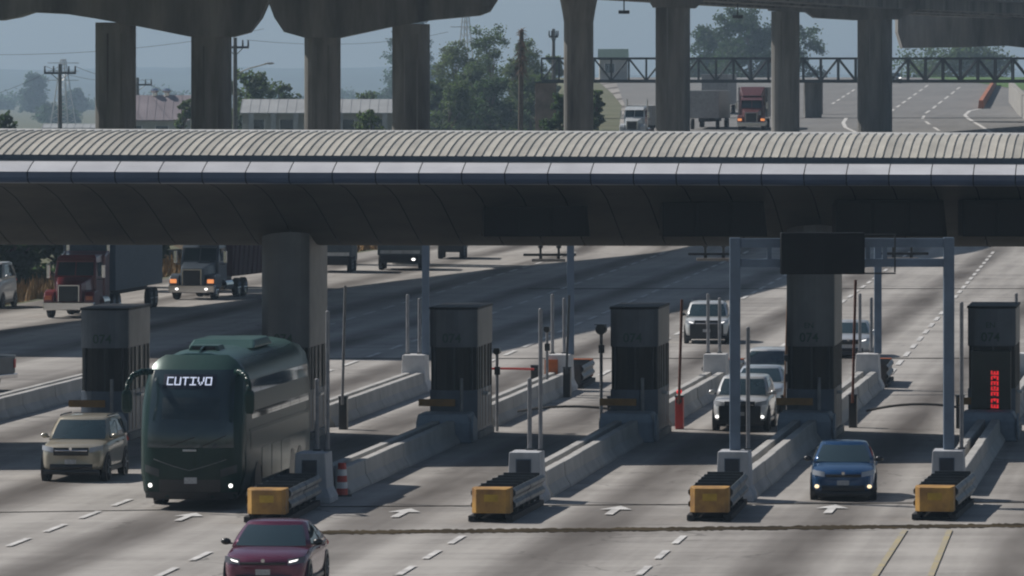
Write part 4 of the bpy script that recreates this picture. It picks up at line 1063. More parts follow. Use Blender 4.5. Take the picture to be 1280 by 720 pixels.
truck('semi_truck', 'red semi truck with dark trailer parked at the left roadside', p, LANG * 1.2, redtruck, trailer=True, tr_m=mat('trailer_slate', (0.07, 0.10, 0.13), 0.5), tr_len=12, tr_h=3.9, lampm=mat('orange_lens', (0.6, 0.15, 0.05), 0.3))
p = P(240, 375)
truck('dump_truck', 'slate blue dump truck with lit lamps behind the red truck', p, LANG * 1.9, bluetruck, trailer=True, tr_m=mat('dump_maroon', (0.10, 0.042, 0.045), 0.6), tr_len=7.5, tr_h=3.2, lampm=lamp_o, drl=lamp_w, sleeper=False, dump=True)
p = P(939, 164); 
truck('semi_truck', 'red semi truck on the climbing highway below the footbridge', P(939, 163.5), LANG * 0.6, paint('hazed_red', (0.11, 0.03, 0.032), 0.45, 0.0), trailer=True, tr_m=mat('trailer_grey', (0.2, 0.2, 0.2), 0.5), tr_len=11, tr_h=3.4, roofcap=0.75, lampm=lamp_o)  # duller red, with the haze over the distant cab put into the paint
p = Vector((XA(790, 528), 528, T(XA(790, 528), 528)))
whitetruck = paint('truck_white', (0.55, 0.58, 0.6), 0.4, 0.0)
truck('box_truck', 'white lorry cab with pale box between the viaduct columns', p, LANG * 1.5, whitetruck, trailer=True, tr_m=mat('box_pale', (0.34, 0.34, 0.34), 0.6), tr_len=9, tr_h=2.7, sleeper=False, chrome_b=False, scale=0.86)
# cargo boxes of lorries further up the highway
def box_trailer(px, Y, w, l, h, label, m):
    x = XA(px, Y)
    t = thing('box_trailer', label, 'trailer', (x, Y, T(x, Y)), LANG, 'trailers on the far highway')
    obj('box', MB().box(-w / 2, w / 2, 0, l, 1.0, h), m, t, bevel=0.05)
    obj('roof', MB().box(-w / 2 + 0.02, w / 2 - 0.02, 0.02, l - 0.02, h + 0.001, h + 0.04), whitepl, t)
    obj('frame', MB().box(-0.5, 0.5, 0.2, l, 0.7, 0.99), black, t)
    for s in (-1, 1):
        for y in (1.2, l - 2.4, l - 1.1): wheel(t, s * (w / 2 - 0.2), y, 0.48, 0.28, rim_m, 6)
box_trailer(880, 560, 2.6, 13, 3.4, 'long pale box trailer right of the white lorry, partly behind a column', mat('box_pale', (0.34, 0.34, 0.34), 0.6))
box_trailer(893, 640, 2.6, 12, 4.0, 'farther pale box trailer just under the footbridge', mat('box_pale', (0.34, 0.34, 0.34), 0.6))
# pickups and flatbed beside the far left kerb
def pickup(px, py, label, m, rz, s=1.0, rear_view=False):
    p = P(px, py)
    t = thing('pickup_truck', label, 'truck', p, rz, 'pickups on the left')
    t.scale = (s, s, s)
    obj('bed', MB().box(-0.98, -0.90, 0, 2.3, 0.62, 1.22).box(0.90, 0.98, 0, 2.3, 0.62, 1.22).box(-0.899, 0.899, 0, 0.08, 0.55, 1.22).box(-0.899, 0.899, 0.081, 2.3, 0.55, 0.68), m, t, bevel=0.02)
    obj('bed_rail', MB().box(-1.0, -0.88, 0, 2.3, 1.221, 1.26).box(0.88, 1.0, 0, 2.3, 1.221, 1.26), galv, t)
    obj('cab', MB().loft([[(-0.95, 2.35, 0.5), (0.95, 2.35, 0.5), (0.95, 4.0, 0.5), (-0.95, 4.0, 0.5)], [(-0.95, 2.35, 1.2), (0.95, 2.35, 1.2), (0.95, 4.0, 1.15), (-0.95, 4.0, 1.15)], [(-0.78, 2.5, 1.8), (0.78, 2.5, 1.8), (0.78, 3.5, 1.8), (-0.78, 3.5, 1.8)]]), m, t, bevel=0.06)
    obj('rear_window', MB().box(-0.66, 0.66, 2.40, 2.42, 1.28, 1.66), glass, t)
    obj('hood', MB().box(-0.93, 0.93, 4.01, 5.3, 0.5, 1.08), m, t, bevel=0.1)
    obj('bumper', MB().box(-0.95, 0.95, -0.12, -0.002, 0.45, 0.6), chrome, t, bevel=0.02)
    for x in (-1, 1):
        obj('taillight', MB().box(min(x * 0.84, x * 0.97), max(x * 0.84, x * 0.97), -0.03, -0.002, 0.8, 1.12), redpl, t)
        for y in (0.95, 4.5): wheel(t, x * 0.86, y, 0.37, 0.24)
pickup(4, 489, 'dark pickup with red tail lamp at the left picture edge', mat('pickup_dark', (0.09, 0.10, 0.11), 0.4), LANG + 1.3, 1.0, True)
# lorries seen from behind the pillar on the far left lanes
def lorry_rear(px, py, w, h, l, label, m, rz, cabin=True):
    p = P(px, py)
    t = thing('cargo_lorry', label, 'truck', p, rz, 'lorries at the far left kerb')
    obj('cargo_box', MB().box(-w / 2, w / 2, 0, l, 0.9, h), m, t, bevel=0.04)
    obj('frame', MB().box(-w * 0.42, w * 0.42, -0.1, l + 2.2, 0.45, 0.88), black, t)
    obj('cab', MB().loft([[(-w / 2, l + 0.3, 0.6), (w / 2, l + 0.3, 0.6), (w / 2, l + 2.2, 0.6), (-w / 2, l + 2.2, 0.6)], [(-w / 2, l + 0.3, h - 0.1), (w / 2, l + 0.3, h - 0.1), (w / 2, l + 1.7, h - 0.1), (-w / 2, l + 1.7, h - 0.1)]]), m, t, bevel=0.08)
    if 'white lamp' in label: obj('mirror_glint', MB().ball((w * 0.3, -0.11, 0.66), (0.12, 0.02, 0.08), 8, 5), lamp_w, t)  # glowing ball standing in for a bright glint off a mirror
    obj('side_board', MB().box(-w * 0.44, w * 0.44, -0.03, -0.001, 1.0, 1.2), galv, t)
    for s in (-1, 1):
        for y in (0.9, 2.0, l + 1.4): wheel(t, s * (w / 2 - 0.16), y, 0.48, 0.28, rim_m, 6)
dk = mat('lorry_navy', (0.05, 0.07, 0.09), 0.45)
lorry_rear(416, 341, 2.2, 3.2, 3, 'dark box lorry just right of the canopy pillar', dk, LANG * 0.4)
lorry_rear(500, 338, 2.7, 2.6, 2.5, 'navy lorry with a white lamp-like glint on the far left lane', mat('lorry_slate', (0.08, 0.11, 0.13), 0.4), LANG * 0.4)
lorry_rear(563, 324, 1.7, 2.6, 3, 'dark lorry farthest right under the canopy edge', dk, LANG * 0.4)
# small car coming over the crest under the viaduct
x = XA(1118, 905)
car('sedan_car', 'distant dark car with one bright lamp behind the footbridge', 'car', (x, 905, T(x, 905) + 0.02), 0, 4.4, 1.8, 1.5, paint('distant_dark', (0.1, 0.12, 0.15)), 'suv', lamps=lamp_w)

# ---------------------------------------------------------------- viaduct
via = thing('viaduct', 'big concrete road viaduct on paired columns crossing behind the canopy', 'viaduct', (0, 0, 0))
def column(px0, px1, Y, ztop, d=2.3, flare=0.0):
    x0, x1 = XA(px0, Y), XA(px1, Y); z0 = T((x0 + x1) / 2, Y) - 0.3
    def ring(z, e):
        c = 0.78; a, b = x0 - e, x1 + e; y0, y1 = Y - e, Y + d + e; pts = []
        for cx, cy, t0 in ((b - c, y0 + c, -90), (b - c, y1 - c, 0), (a + c, y1 - c, 90), (a + c, y0 + c, 180)):
            for q in (0, 22.5, 45, 67.5, 90): pts.append((cx + c * cos(radians(t0 + q)), cy + c * sin(radians(t0 + q)), z))
        return pts
    rs = [ring(z0, 0), ring(ztop - (2.0 if flare else 0.5), 0)]
    if flare: rs += [ring(ztop - 1.2, flare * 0.35), ring(ztop, flare)]
    else: rs += [ring(ztop, 0)]
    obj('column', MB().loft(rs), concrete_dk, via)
    if not flare:
        # shallow vertical grooves cast in the face
        for f in (0.33, 0.67):
            xm = x0 + (x1 - x0) * f
            obj('groove_strip', MB().box(xm - 0.05, xm + 0.05, Y - 0.03, Y - 0.001, max(z0, 4), ztop - 0.6), concrete_dk, via)
def cap(pts, Y, d, top):
    """Pier cap of a given lower outline (photo px), extruded in depth."""
    prof = [(XA(px, Y), ZA(py, Y)) for px, py in pts]
    prof = prof + [(prof[-1][0], top), (prof[0][0], top)]
    return obj('pier_cap', MB().prism_y(prof, Y - 0.4, Y + d), concrete_dk, via)
B1, B2, B3, B4, B5 = 350.0, 395.0, 455.0, 525.0, 600.0
cap([(-120, 10), (-60, 24), (0, 25), (22, 21), (40, 15), (80, 17), (118, 23), (168, 32), (238, 46), (290, 46), (312, 40), (326, 22), (335, 2)], B1, 3.2, 17.2)
column(118, 168, B1, ZA(28, B1)); column(238, 288, B1, ZA(44, B1))
cap([(335.5, 2), (343, 22), (355, 40), (380, 47), (425, 47), (490, 33), (537, 25), (600, 19), (613, 14), (622, 0), (623, -6)], B2, 3.2, 18.2)
column(380, 425, B2, ZA(45, B2)); column(490, 537, B2, ZA(30, B2))
column(705, 742, B3, 17.6, flare=0.35); column(820, 863, B3, 17.4)
cap([(811, -2), (817, 9), (870, 10), (880, 0)], B3, 3.0, 18.2)
column(965, 1000, B4, 17.2); column(1073, 1116, B4, 17.6)
cap([(955, 0), (962, 13), (1008, 15), (1018, 22), (1070, 25), (1125, 24), (1150, 10)], B4, 3.0, 18.6)
cap([(1122, 40), (1128, 60), (1200, 59), (1262, 57), (1290, 60), (1420, 62)], B5, 4.0, 18.6)
column(1300, 1345, B5, ZA(58, B5))
column(1005, 1029, 640, 11.4, 1.5)
# deck and two girders following the pier line
line = [(XA(203, B1) - 18, B1 - 80), (XA(203, B1), B1), (XA(458, B2), B2), (XA(784, B3), B3), (XA(1040, B4), B4), (XA(1322, B5), B5), (XA(1322, B5) + 60, B5 + 170)]
def deck(off0, off1, z0, z1):
    m = MB(); rings = []
    for i, (x, y) in enumerate(line):
        a = line[max(0, i - 1)]; b = line[min(len(line) - 1, i + 1)]
        d = Vector((b[0] - a[0], b[1] - a[1], 0)).normalized(); n = Vector((d.y, -d.x, 0))
        e = (9.0, 5.5, 2.5, 0.8, 0, 0, 0)[i] if off1 > 8 else 0.0
        p = Vector((x, y, 0)); q0 = p + n * (off0 + (e if off0 > 0 else 0)); q1 = p + n * (off1 + e)
        rings.append([(q0.x, q0.y, z0), (q1.x, q1.y, z0), (q1.x, q1.y, z1), (q0.x, q0.y, z1)])
    return m.loft(rings)
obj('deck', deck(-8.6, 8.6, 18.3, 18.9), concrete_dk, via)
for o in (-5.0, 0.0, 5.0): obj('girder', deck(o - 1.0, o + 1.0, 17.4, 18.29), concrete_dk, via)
for o in (-8.6, 8.4): obj('parapet', deck(o, o + 0.2, 18.91, 19.8), concrete_dk, via)
for px, Y in ((780, 470), (922, 500)):
    t = tag(obj('deck_lamp', MB().box(-0.4, 0.4, -0.4, 0.4, -0.25, 0.0).tube((0, 0, 0.0), (0, 0, 1.2), 0.05, 6), darkmetal, loc=(XA(px, Y), Y, 16.6)), 'small dark lamp hanging under the viaduct deck, ' + ('left one' if px < 800 else 'right one'), 'lamp')

# ---------------------------------------------------------------- footbridge
FB = 620.0
fbx0, fbx1 = XA(677, FB), XA(1420, FB)
fb = thing('footbridge', 'dark steel truss footbridge crossing the climbing highway', 'footbridge', (fbx0, FB, 0))
zb, zt = ZA(101.5, FB), ZA(73.0, FB); Lb = fbx1 - fbx0
for y in (0, 2.2):
    obj('bottom_chord', MB().box(0, Lb, y - 0.12, y + 0.12, zb - 0.16, zb + 0.16), truss_m, fb)
    obj('top_chord', MB().box(0, Lb, y - 0.1, y + 0.1, zt - 0.1, zt + 0.1), truss_m, fb)
npan = int(Lb / 1.65); pw = Lb / npan
for y in (0, 2.2):
    for i in range(npan + 1):
        x = i * pw
        obj('upright', cached('upright', lambda: MB().box(-0.075, 0.075, -0.075, 0.075, zb + 0.161, zt - 0.101)), truss_m, fb, loc=(x, y, 0))
        if i < npan:
            k = 'diag%d' % (i % 2)
            obj('diagonal', cached(k, lambda: MB().tube((0.08, 0, zb + 0.16), (pw - 0.08, 0, zt - 0.1), 0.075, 6) if i % 2 == 0 else MB().tube((0.08, 0, zt - 0.1), (pw - 0.08, 0, zb + 0.16), 0.075, 6)), truss_m, fb, loc=(x, y, 0))
obj('walkway', MB().box(0, Lb, 0.13, 2.07, zb - 0.1, zb + 0.02), concrete_dk, fb)
for x in (XA(1017, FB) - fbx0, XA(1380, FB) - fbx0):
    obj('support', MB().box(x - 0.8, x + 0.8, 0.4, 1.8, T(fbx0 + x, FB), zb - 0.165), concrete_dk, fb)
tw = thing('stair_tower', 'brown stair tower at the left end of the footbridge', 'stair tower', (XA(686, FB), FB - 0.5, 0))
z0 = T(XA(686, FB), FB)
obj('wall', MB().box(-1.3, 0.7, 0.2, 3.0, z0 - 1, zb - 0.2), brick_m, tw)
for i in range(16):
    obj('louvre', MB().box(0.72, 1.5, 0.3, 2.8, z0 + 0.3 * i, z0 + 0.3 * i + 0.08), concrete, tw)
obj('post', MB().box(1.51, 1.62, 0.3, 0.42, z0 - 1, zb - 0.2).box(1.51, 1.62, 2.7, 2.82, z0 - 1, zb - 0.2), darkmetal, tw)
obj('landing', MB().box(-1.6, 1.7, 0.0, 3.2, zb - 0.19, zb - 0.02), truss_m, tw)

# kerb wall with orange top, verge
a, b = P(1226, 136), P(1243, 107)
d = (b - a); n = 8
kw = thing('kerb_wall', 'low dividing wall with orange face beside the grass verge', 'wall', a)
for i in range(n):
    p0 = a.lerp(b, i / n); p1 = a.lerp(b, (i + 1) / n - 0.002)
    z0 = T(p0.x, p0.y); z1 = T(p1.x, p1.y)
    m = MB().loft([[(p0.x - 0.3 - a.x, p0.y - a.y, z0 - a.z), (p0.x + 0.3 - a.x, p0.y - a.y, z0 - a.z), (p0.x + 0.2 - a.x, p0.y - a.y, z0 + 0.9 - a.z), (p0.x - 0.2 - a.x, p0.y - a.y, z0 + 0.9 - a.z)],
                   [(p1.x - 0.3 - a.x, p1.y - a.y, z1 - a.z), (p1.x + 0.3 - a.x, p1.y - a.y, z1 - a.z), (p1.x + 0.2 - a.x, p1.y - a.y, z1 + 0.9 - a.z), (p1.x - 0.2 - a.x, p1.y - a.y, z1 + 0.9 - a.z)]])
    obj('segment', m, mat('orange_kerb', (0.42, 0.15, 0.08), 0.8, var=0.2, scale=0.6), kw)
g = P(1250, 109.5)
gm = MB().grid(lambda u, v: (g.x + 0.8 + u * 60, g.y - 40 + v * 400 + 0 * u, T(g.x + u * 60, g.y - 40 + v * 400) + 0.06), 4, 10)
struct('grass_verge', gm, grass_m)
pr_ = P(1279, 160)
rw = obj('retaining_wall', MB().prism_x([(0, -1.0), (140, 2.0), (140, 4.2), (0, 1.6)], 0, 0.5), concrete, loc=(pr_.x, pr_.y - 15, pr_.z), rot=(0, 0, -0.06))
tag(rw, 'pale retaining wall at the right picture edge of the highway', 'wall')

# ---------------------------------------------------------------- vegetation
def leaf_mat(name, c): 
    m = mat(name, c, 0.7, var=0.35, scale=0.5, spec=0.2)
    nt = m.node_tree; b = nt.nodes['Principled BSDF']; o = nt.nodes['Material Output']
    tr = nt.nodes.new('ShaderNodeBsdfTranslucent'); tr.inputs['Color'].default_value = (c[0] * 1.6, c[1] * 1.9, c[2] * 1.2, 1)
    mx = nt.nodes.new('ShaderNodeMixShader'); mx.inputs[0].default_value = 0.45
    nt.links.new(b.outputs[0], mx.inputs[1]); nt.links.new(tr.outputs[0], mx.inputs[2]); nt.links.new(mx.outputs[0], o.inputs['Surface'])
    return m
def tree(name, label, px, top, Y, hwpx, m, seed, kind='broad', base=None, trunk_r=0.3, n=2600, leaf=0.42, low=0.25, group='trees'):
    r = random.Random(seed); s = F / Y; x = XA(px, Y)
    gz = T(x, Y) if base is None else base
    ht = ZA(top, Y) - gz; rad = hwpx / s
    t = thing(name, label, 'tree', (x, Y, gz), 0, group)
    tr = MB(); crown = MB()
    pts = [Vector((0, 0, -0.2))]; nseg = 6
    for i in range(1, nseg + 1):
        pts.append(Vector((r.uniform(-0.05, 0.05) * rad * i / 2, r.uniform(-0.05, 0.05) * rad * i / 2, ht * 0.88 * i / nseg)))
    for i in range(nseg): tr.tube(pts[i], pts[i + 1], trunk_r * (1 - 0.14 * i), 7, trunk_r * (1 - 0.14 * (i + 1)))
    clumps = []
    if kind == 'conifer':
        for i in range(26):
            f = i / 25; z = ht * (low + (1 - low) * f); w = rad * (1 - f) ** 0.55 * (0.9 if i % 2 else 1.1) + 0.15
            for q in range(5):
                a = r.uniform(0, 6.28); rr = w * r.uniform(0.3, 0.9)
                clumps.append((Vector((rr * cos(a), rr * sin(a), z - 0.15 * rr)), w * 0.34, 0.5))
                if q < 2: tr.tube((0, 0, z), (rr * cos(a), rr * sin(a), z - 0.15 * rr), 0.06, 5, 0.03)
    else:
        nb = 26 if kind == 'broad' else 34
        for i in range(nb):
            f = low + (1 - low) * ((i + r.random()) / nb)
            prof = sin(pi * min(0.97, max(0.10, (f - low) / (1 - low) * 0.80 + 0.16))) ** 0.7
            a = r.uniform(0, 6.28); rr = rad * prof * r.uniform(0.35, 0.85)
            c = Vector((rr * cos(a), rr * sin(a), ht * (f * 0.93)))
            j = min(nseg, max(1, int(f * nseg * 0.8)))
            tr.tube(pts[j], c, trunk_r * 0.32, 5, trunk_r * 0.08)
            cr = rad * (r.uniform(0.16, 0.40) if kind == 'eucalyptus' else r.uniform(0.20, 0.40))
            clumps.append((c, cr, 0.75))
            for q in range(4):
                a2 = r.uniform(0, 6.28); c2 = c + Vector((cos(a2) * cr, sin(a2) * cr, r.uniform(-0.6, 0.7) * cr))
                clumps.append((c2, cr * r.uniform(0.35, 0.65), 0.8))
    per = max(8, n // len(clumps)); vs = []; fs = []
    tot = sum(c[1] ** 2 for c in clumps)
    for (c, cr, fl) in clumps:
        for i in range(int(n * cr * cr / tot) + 3):
            d = Vector((r.gauss(0, 1), r.gauss(0, 1), r.gauss(0, 1)))
            if d.length < 1e-3: continue
            d = d.normalized() * cr * (r.random() ** 0.5) * (1.0 if r.random() < 0.8 else 1.45)
            p = c + Vector((d.x, d.y, d.z * fl))
            u = Vector((r.gauss(0, 1), r.gauss(0, 1), r.gauss(0, 0.7))).normalized(); w = u.orthogonal().normalized()
            sz = leaf * r.uniform(0.6, 1.3); o = len(vs)
            vs += [p - u * sz * 0.5, p + w * sz * 0.32, p + u * sz * 0.5, p - w * sz * 0.32]; fs.append((o, o + 1, o + 2, o + 3))
    me = bpy.data.meshes.new('crown'); me.from_pydata([tuple(v) for v in vs], [], fs)
    obj('trunk', tr, bark, t)
    obj('crown', me, m, t)
    return t
LG = leaf_mat('leaves_dull_green', (0.075, 0.10, 0.045)); LD_ = leaf_mat('leaves_dark_green', (0.045, 0.07, 0.035)); LE = leaf_mat('leaves_eucalyptus', (0.10, 0.12, 0.065)); LB = leaf_mat('leaves_blue_green', (0.05, 0.075, 0.06)); LY = leaf_mat('leaves_yellow_green', (0.13, 0.15, 0.05))
tree('eucalyptus_tree', 'hazy tall tree at far left beside the power pole', 43, 92, 2800, 21, LB, 1, 'eucalyptus', n=4200, leaf=1.4, trunk_r=0.8, low=0.05)
tree('eucalyptus_tree', 'hazy lower tree between the power pole and first column', 94, 111, 2800, 17, LB, 2, 'eucalyptus', n=3600, leaf=1.4, trunk_r=0.8, low=0.05)
tree('shrub_tree', 'low hazy shrubs left of the first viaduct column', 70, 138, 2000, 34, LB, 3, 'broad', n=2400, leaf=1.1, low=0.05)
tree('shrub_tree', 'dark bush at the left picture edge above the roof', 4, 133, 520, 24, LD_, 4, 'broad', n=2200, leaf=0.34, low=0.1)
tree('shrub_tree', 'small green tree left of the second viaduct column', 229, 116, 640, 16, LG, 5, 'broad', n=1800, leaf=0.4, low=0.1)
tree('broadleaf_tree', 'round green tree right of the second viaduct column', 312, 84, 720, 36, LG, 6, 'broad', n=4200, leaf=0.45, low=0.15)
tree('broadleaf_tree', 'green tree behind the white roof left of the third column', 352, 97, 760, 30, LG, 7, 'broad', n=3000, leaf=0.45, low=0.15)
tree('broadleaf_tree', 'dark tree in the shade of the second column', 278, 96, 740, 26, LD_, 8, 'broad', n=2400, leaf=0.45, low=0.1)
tree('cypress_tree', 'tall hazy dark conifer rising behind the fourth column', 513, -12, 1900, 44, LB, 9, 'conifer', n=14000, leaf=0.9, trunk_r=0.5, low=0.1)
tree('broadleaf_tree', 'low tree row between third and fourth columns', 455, 111, 800, 34, LG, 11, 'broad', n=2800, leaf=0.45, low=0.1)
tree('shrub_tree', 'near bush in front of the white-roofed shed', 463, 132, 560, 32, LG, 12, 'broad', n=3200, leaf=0.33, low=0.08)
for i, (px, top, Y, hw, lab) in enumerate(((566, 46, 610, 42, 'loose eucalyptus right of the fourth viaduct column'), (612, 30, 640, 42, 'tallest loose eucalyptus in the middle of the grove'), (662, 42, 625, 36, 'eucalyptus around the dead palm trunk'), (548, 92, 590, 24, 'low eucalyptus touching the fourth viaduct column'), (692, 62, 650, 20, 'thin eucalyptus beside the footbridge end'), (590, 72, 600, 34, 'eucalyptus crown low in the left half of the grove'), (638, 70, 605, 36, 'eucalyptus crown low in the right half of the grove'))):
    tree('eucalyptus_tree', lab, px, top, Y * 1.4, hw, LE if i % 2 == 0 else LG, 20 + i, 'eucalyptus', n=9500, leaf=0.36, low=0.08, base=0.0)
for i, (px, top, Y, hw, lab) in enumerate(((562, 100, 560, 42, 'dense undergrowth at the left of the grove'), (615, 92, 570, 44, 'dense undergrowth in the middle of the grove'), (664, 92, 575, 40, 'dense undergrowth before the stair tower'))):
    tree('undergrowth_tree', lab, px, top, Y * 1.4, hw, LD_ if i % 2 else LG, 30 + i, 'broad', n=10000, leaf=0.40, low=0.02, base=0.0)
tree('broadleaf_tree', 'large dark tree behind the footbridge right of a column', 938, 12, 1250, 50, LD_, 40, 'broad', n=15000, leaf=0.62, low=0.02)
tree('broadleaf_tree', 'dark tree left of the large one behind the footbridge', 892, 36, 1280, 40, LD_, 41, 'broad', n=11000, leaf=0.62, low=0.02)
tree('broadleaf_tree', 'dark tree behind the right columns under the viaduct', 990, 26, 1260, 44, LD_, 42, 'broad', n=9000, leaf=0.62, low=0.02)
for i_, (px_, tp_, Y_, hw_, lab_) in enumerate(((700, 112, 575, 22, 'dark shrub mass at the foot of the stair tower'), (726, 122, 560, 22, 'dark shrub mass behind the fifth viaduct column'))):
    tree('shrub_tree', lab_, px_, tp_, Y_, hw_, LD_, 90 + i_, 'broad', n=5000, leaf=0.3, low=0.02)
tree('shrub_tree', 'small shrub right of the fifth viaduct column', 746, 110, 580, 9, LG, 43, 'broad', n=1400, leaf=0.3, low=0.05)
tree('broadleaf_tree', 'hazy tree row glimpsed under the viaduct at right', 1195, 58, 1300, 75, LG, 44, 'broad', n=9000, leaf=0.7, low=0.02)
for i, px in enumerate((-20, 130, 200, 260, 340, 420, 500, 600, 690)):
    tree('distant_tree', 'distant hazy tree mass low on the horizon, number %d of the row from the left' % (i + 1) if False else ['distant hazy tree mass at the left edge', 'distant hazy trees behind the first column', 'distant hazy trees behind the lilac roof', 'distant hazy trees behind the second column', 'distant hazy trees behind the white roof', 'distant hazy trees behind the third column', 'distant hazy trees behind the fourth column', 'distant hazy trees behind the grove', 'distant hazy trees behind the stair tower'][i], px, 126 + 6 * sin(i * 2.1), 3200, 46, LB, 60 + i, 'broad', n=2600, leaf=1.8, low=0.05)
for i_, (px_, tp_, Y_, hw_, lab_) in enumerate(((12, 262, 345, 40, 'dark roadside tree behind the white van'), (75, 258, 352, 44, 'dark roadside tree behind the red truck'), (170, 262, 385, 34, 'dark roadside tree behind the red truck trailer'), (-40, 262, 335, 40, 'dark roadside tree at the left edge under the canopy'))):
    tree('roadside_tree', lab_, px_, tp_, Y_, hw_, LD_, 95 + i_, 'broad', n=6500, leaf=0.34, low=0.01)
# dead palm
Yp = 612; x = XA(650, Yp)
dp = thing('dead_palm', 'bare brown palm trunk standing up in the grove', 'tree', (x, Yp, 0))
obj('trunk', MB().tube((0, 0, 0), (0.1, 0, 12.2), 0.24, 8).tube((0.1, 0, 12.2), (0.15, 0, ZA(38, Yp)), 0.26, 8, 0.2), bark, dp)
m = MB(); r = random.Random(77)
for i in range(170):
    a = r.uniform(0, 6.28); z = r.uniform(12.6, ZA(36, Yp)); k = r.uniform(0.35, 0.85); m.tube((0.12, 0, z), (0.12 + k * cos(a), k * sin(a), z + r.uniform(-1.5, 0.35)), 0.06, 4, 0.015)
obj('dry_fronds', m, mat('dry_frond', (0.20, 0.12, 0.07), 0.9), dp)
# dry grass along the far left kerb
gr = random.Random(5); vs = []; fs = []
for i in range(6000):
    Y = gr.uniform(300, 440); x = edge_x(Y) - 0.6 - abs(gr.gauss(0, 3.0)); h = gr.uniform(0.2, 0.9); a = gr.uniform(0, 6.28); o = len(vs)
    z = T(x, Y) - 0.03
    vs += [(x - 0.09 * cos(a), Y - 0.09 * sin(a), z), (x + 0.09 * cos(a), Y + 0.09 * sin(a), z), (x + gr.uniform(-0.2, 0.2), Y + gr.uniform(-0.2, 0.2), z + h)]; fs.append((o, o + 1, o + 2))
me = bpy.data.meshes.new('dry_grass'); me.from_pydata(vs, [], fs)
o = obj('dry_grass', me, mat('dry_grass_blades', (0.34, 0.20, 0.07), 0.9, var=0.3, scale=0.3)); o['kind'] = 'stuff'; o['label'] = 'dry orange grass along the far left kerb'; o['category'] = 'grass'
# earth bank behind the kerb
bank = MB().grid(lambda u, v: (edge_x(398 + 80 * v) - 2.5 - 16 * u, 398 + 80 * v, -0.05 + 3.6 * sstep(0, 0.7, u) + 0.25 * sin(v * 40) * u), 10, 40)
b_ = struct('earth_bank', bank, mat('bank_earth', (0.16, 0.115, 0.065), 0.95, var=0.25, scale=0.2, dirt=(0.05, 0.055, 0.03), bump=0.3), smooth=True)

# ---------------------------------------------------------------- buildings and poles on the left
def shed(label, px0, px1, ridge, eave, Y, roofm, cols=0, depth=9):
    x0, x1 = XA(px0, Y), XA(px1, Y); zr, ze = ZA(ridge, Y), ZA(eave, Y); L = x1 - x0
    t = thing('shed_building', label, 'building', (x0, Y, 0))
    obj('wall', MB().box(0.2, L - 0.2, 0.4, depth - 0.4, -0.1, ze - 0.02), wallc, t)
    nr = max(4, int(L / 0.9))
    rf = obj('roof', MB().add([(0, 0, ze), (L, 0, ze), (L, depth / 2, zr), (0, depth / 2, zr), (L, depth, ze), (0, depth, ze), (0, 0, ze - 0.12), (L, 0, ze - 0.12)], [(0, 1, 2, 3), (3, 2, 4, 5), (6, 7, 1, 0)]), roofm, t)
    for i in range(nr + 1):
        x = L * i / nr
        obj('roof_seam', MB().tube((x, 0.02, ze + 0.02), (x, depth / 2, zr + 0.02), 0.03, 4), roofm, rf)
    for i in range(max(2, int(L / 3))):
        x = 1.0 + i * 3.0
        if x + 1.4 < L:
            w = obj('window', MB().box(x, x + 1.4, 0.36, 0.41, ze - 2.0, ze - 0.7), glass, t)
            obj('frame', MB().box(x - 0.08, x - 0.001, 0.34, 0.41, ze - 2.08, ze - 0.62), whitepl, w); obj('frame', MB().box(x + 1.401, x + 1.48, 0.34, 0.41, ze - 2.08, ze - 0.62), whitepl, w)
    for i in range(cols):
        x = L * (i + 0.5) / cols
        obj('porch_column', MB().box(x - 0.25, x + 0.25, -0.2, 0.2, 0, ze - 0.13), white_conc, t)
    return t
s1 = shed('lilac-roofed shed between first and second viaduct columns', 150, 236, 119, 150, 720, lilac)
for px in (193, 208):
    x = XA(px, 724) - s1.location.x
    obj('roof_ventilator', MB().tube((x, 4.5, ZA(119, 720) - 0.1), (x, 4.5, ZA(119, 720) + 0.35), 0.3, 10).ball((x, 4.5, ZA(119, 720) + 0.5), (0.5, 0.5, 0.3), 10, 6), chrome, s1)
shed('long shed with white roof left of the third column', 300, 495, 124, 141, 640, whiteroof, cols=7, depth=12)
shed('low white-roofed shed at far left below the hazy trees', 52, 132, 155, 160, 800, whiteroof, depth=8)
t = shed('small shed with dark green roof above the footbridge', 748, 786, 61, 74, 960, mat('green_roof_sheet', (0.03, 0.07, 0.055), 0.6), depth=8)

def power_pole(px, top, Y, label, arm=1.5, lamp=False, base=0.0):
    x = XA(px, Y); zt = ZA(top, Y)
    t = thing('power_pole', label, 'power pole', (x, Y, base), 0, 'power poles')
    h = zt - base
    obj('post', MB().tube((0, 0, 0), (0, 0, h), 0.27, 10, 0.16), wood, t)
    obj('cross_arm', MB().box(-arm, arm, -0.1, 0.1, h - 0.95, h - 0.75), darkmetal, t)
    for u in (-0.95, -0.4, 0.55, 0.95):
        obj('insulator', MB().tube((arm * u, 0, h - 0.749), (arm * u, 0, h - 0.2), 0.09, 8, 0.06), blackgl, t)
    obj('brace', MB().tube((-arm * 0.6, 0.1, h - 0.85), (0, 0.1, h - 1.6), 0.04, 5).tube((arm * 0.6, 0.1, h - 0.85), (0, 0.1, h - 1.6), 0.04, 5), darkmetal, t)
    if lamp:
        a = obj('lamp_arm', MB().path([(0, 0, h - 3.2), (1.2, 0, h - 2.7), (2.7, 0, h - 2.3)], 0.06), galv, t)
        obj('lamp_head', MB().ball((3.0, 0, h - 2.25), (0.45, 0.18, 0.1), 10, 5), galv, a)
    return Vector((x, Y, zt - 0.2))
t1 = power_pole(75, 80, 600, 'dark power pole with wide cross arm at far left', 1.5)
t2 = power_pole(172, 97, 760, 'power pole beside the first viaduct column', 1.7)
t3 = power_pole(294, 47, 560, 'tall power pole with street lamp right of the second column', 1.2, lamp=True)
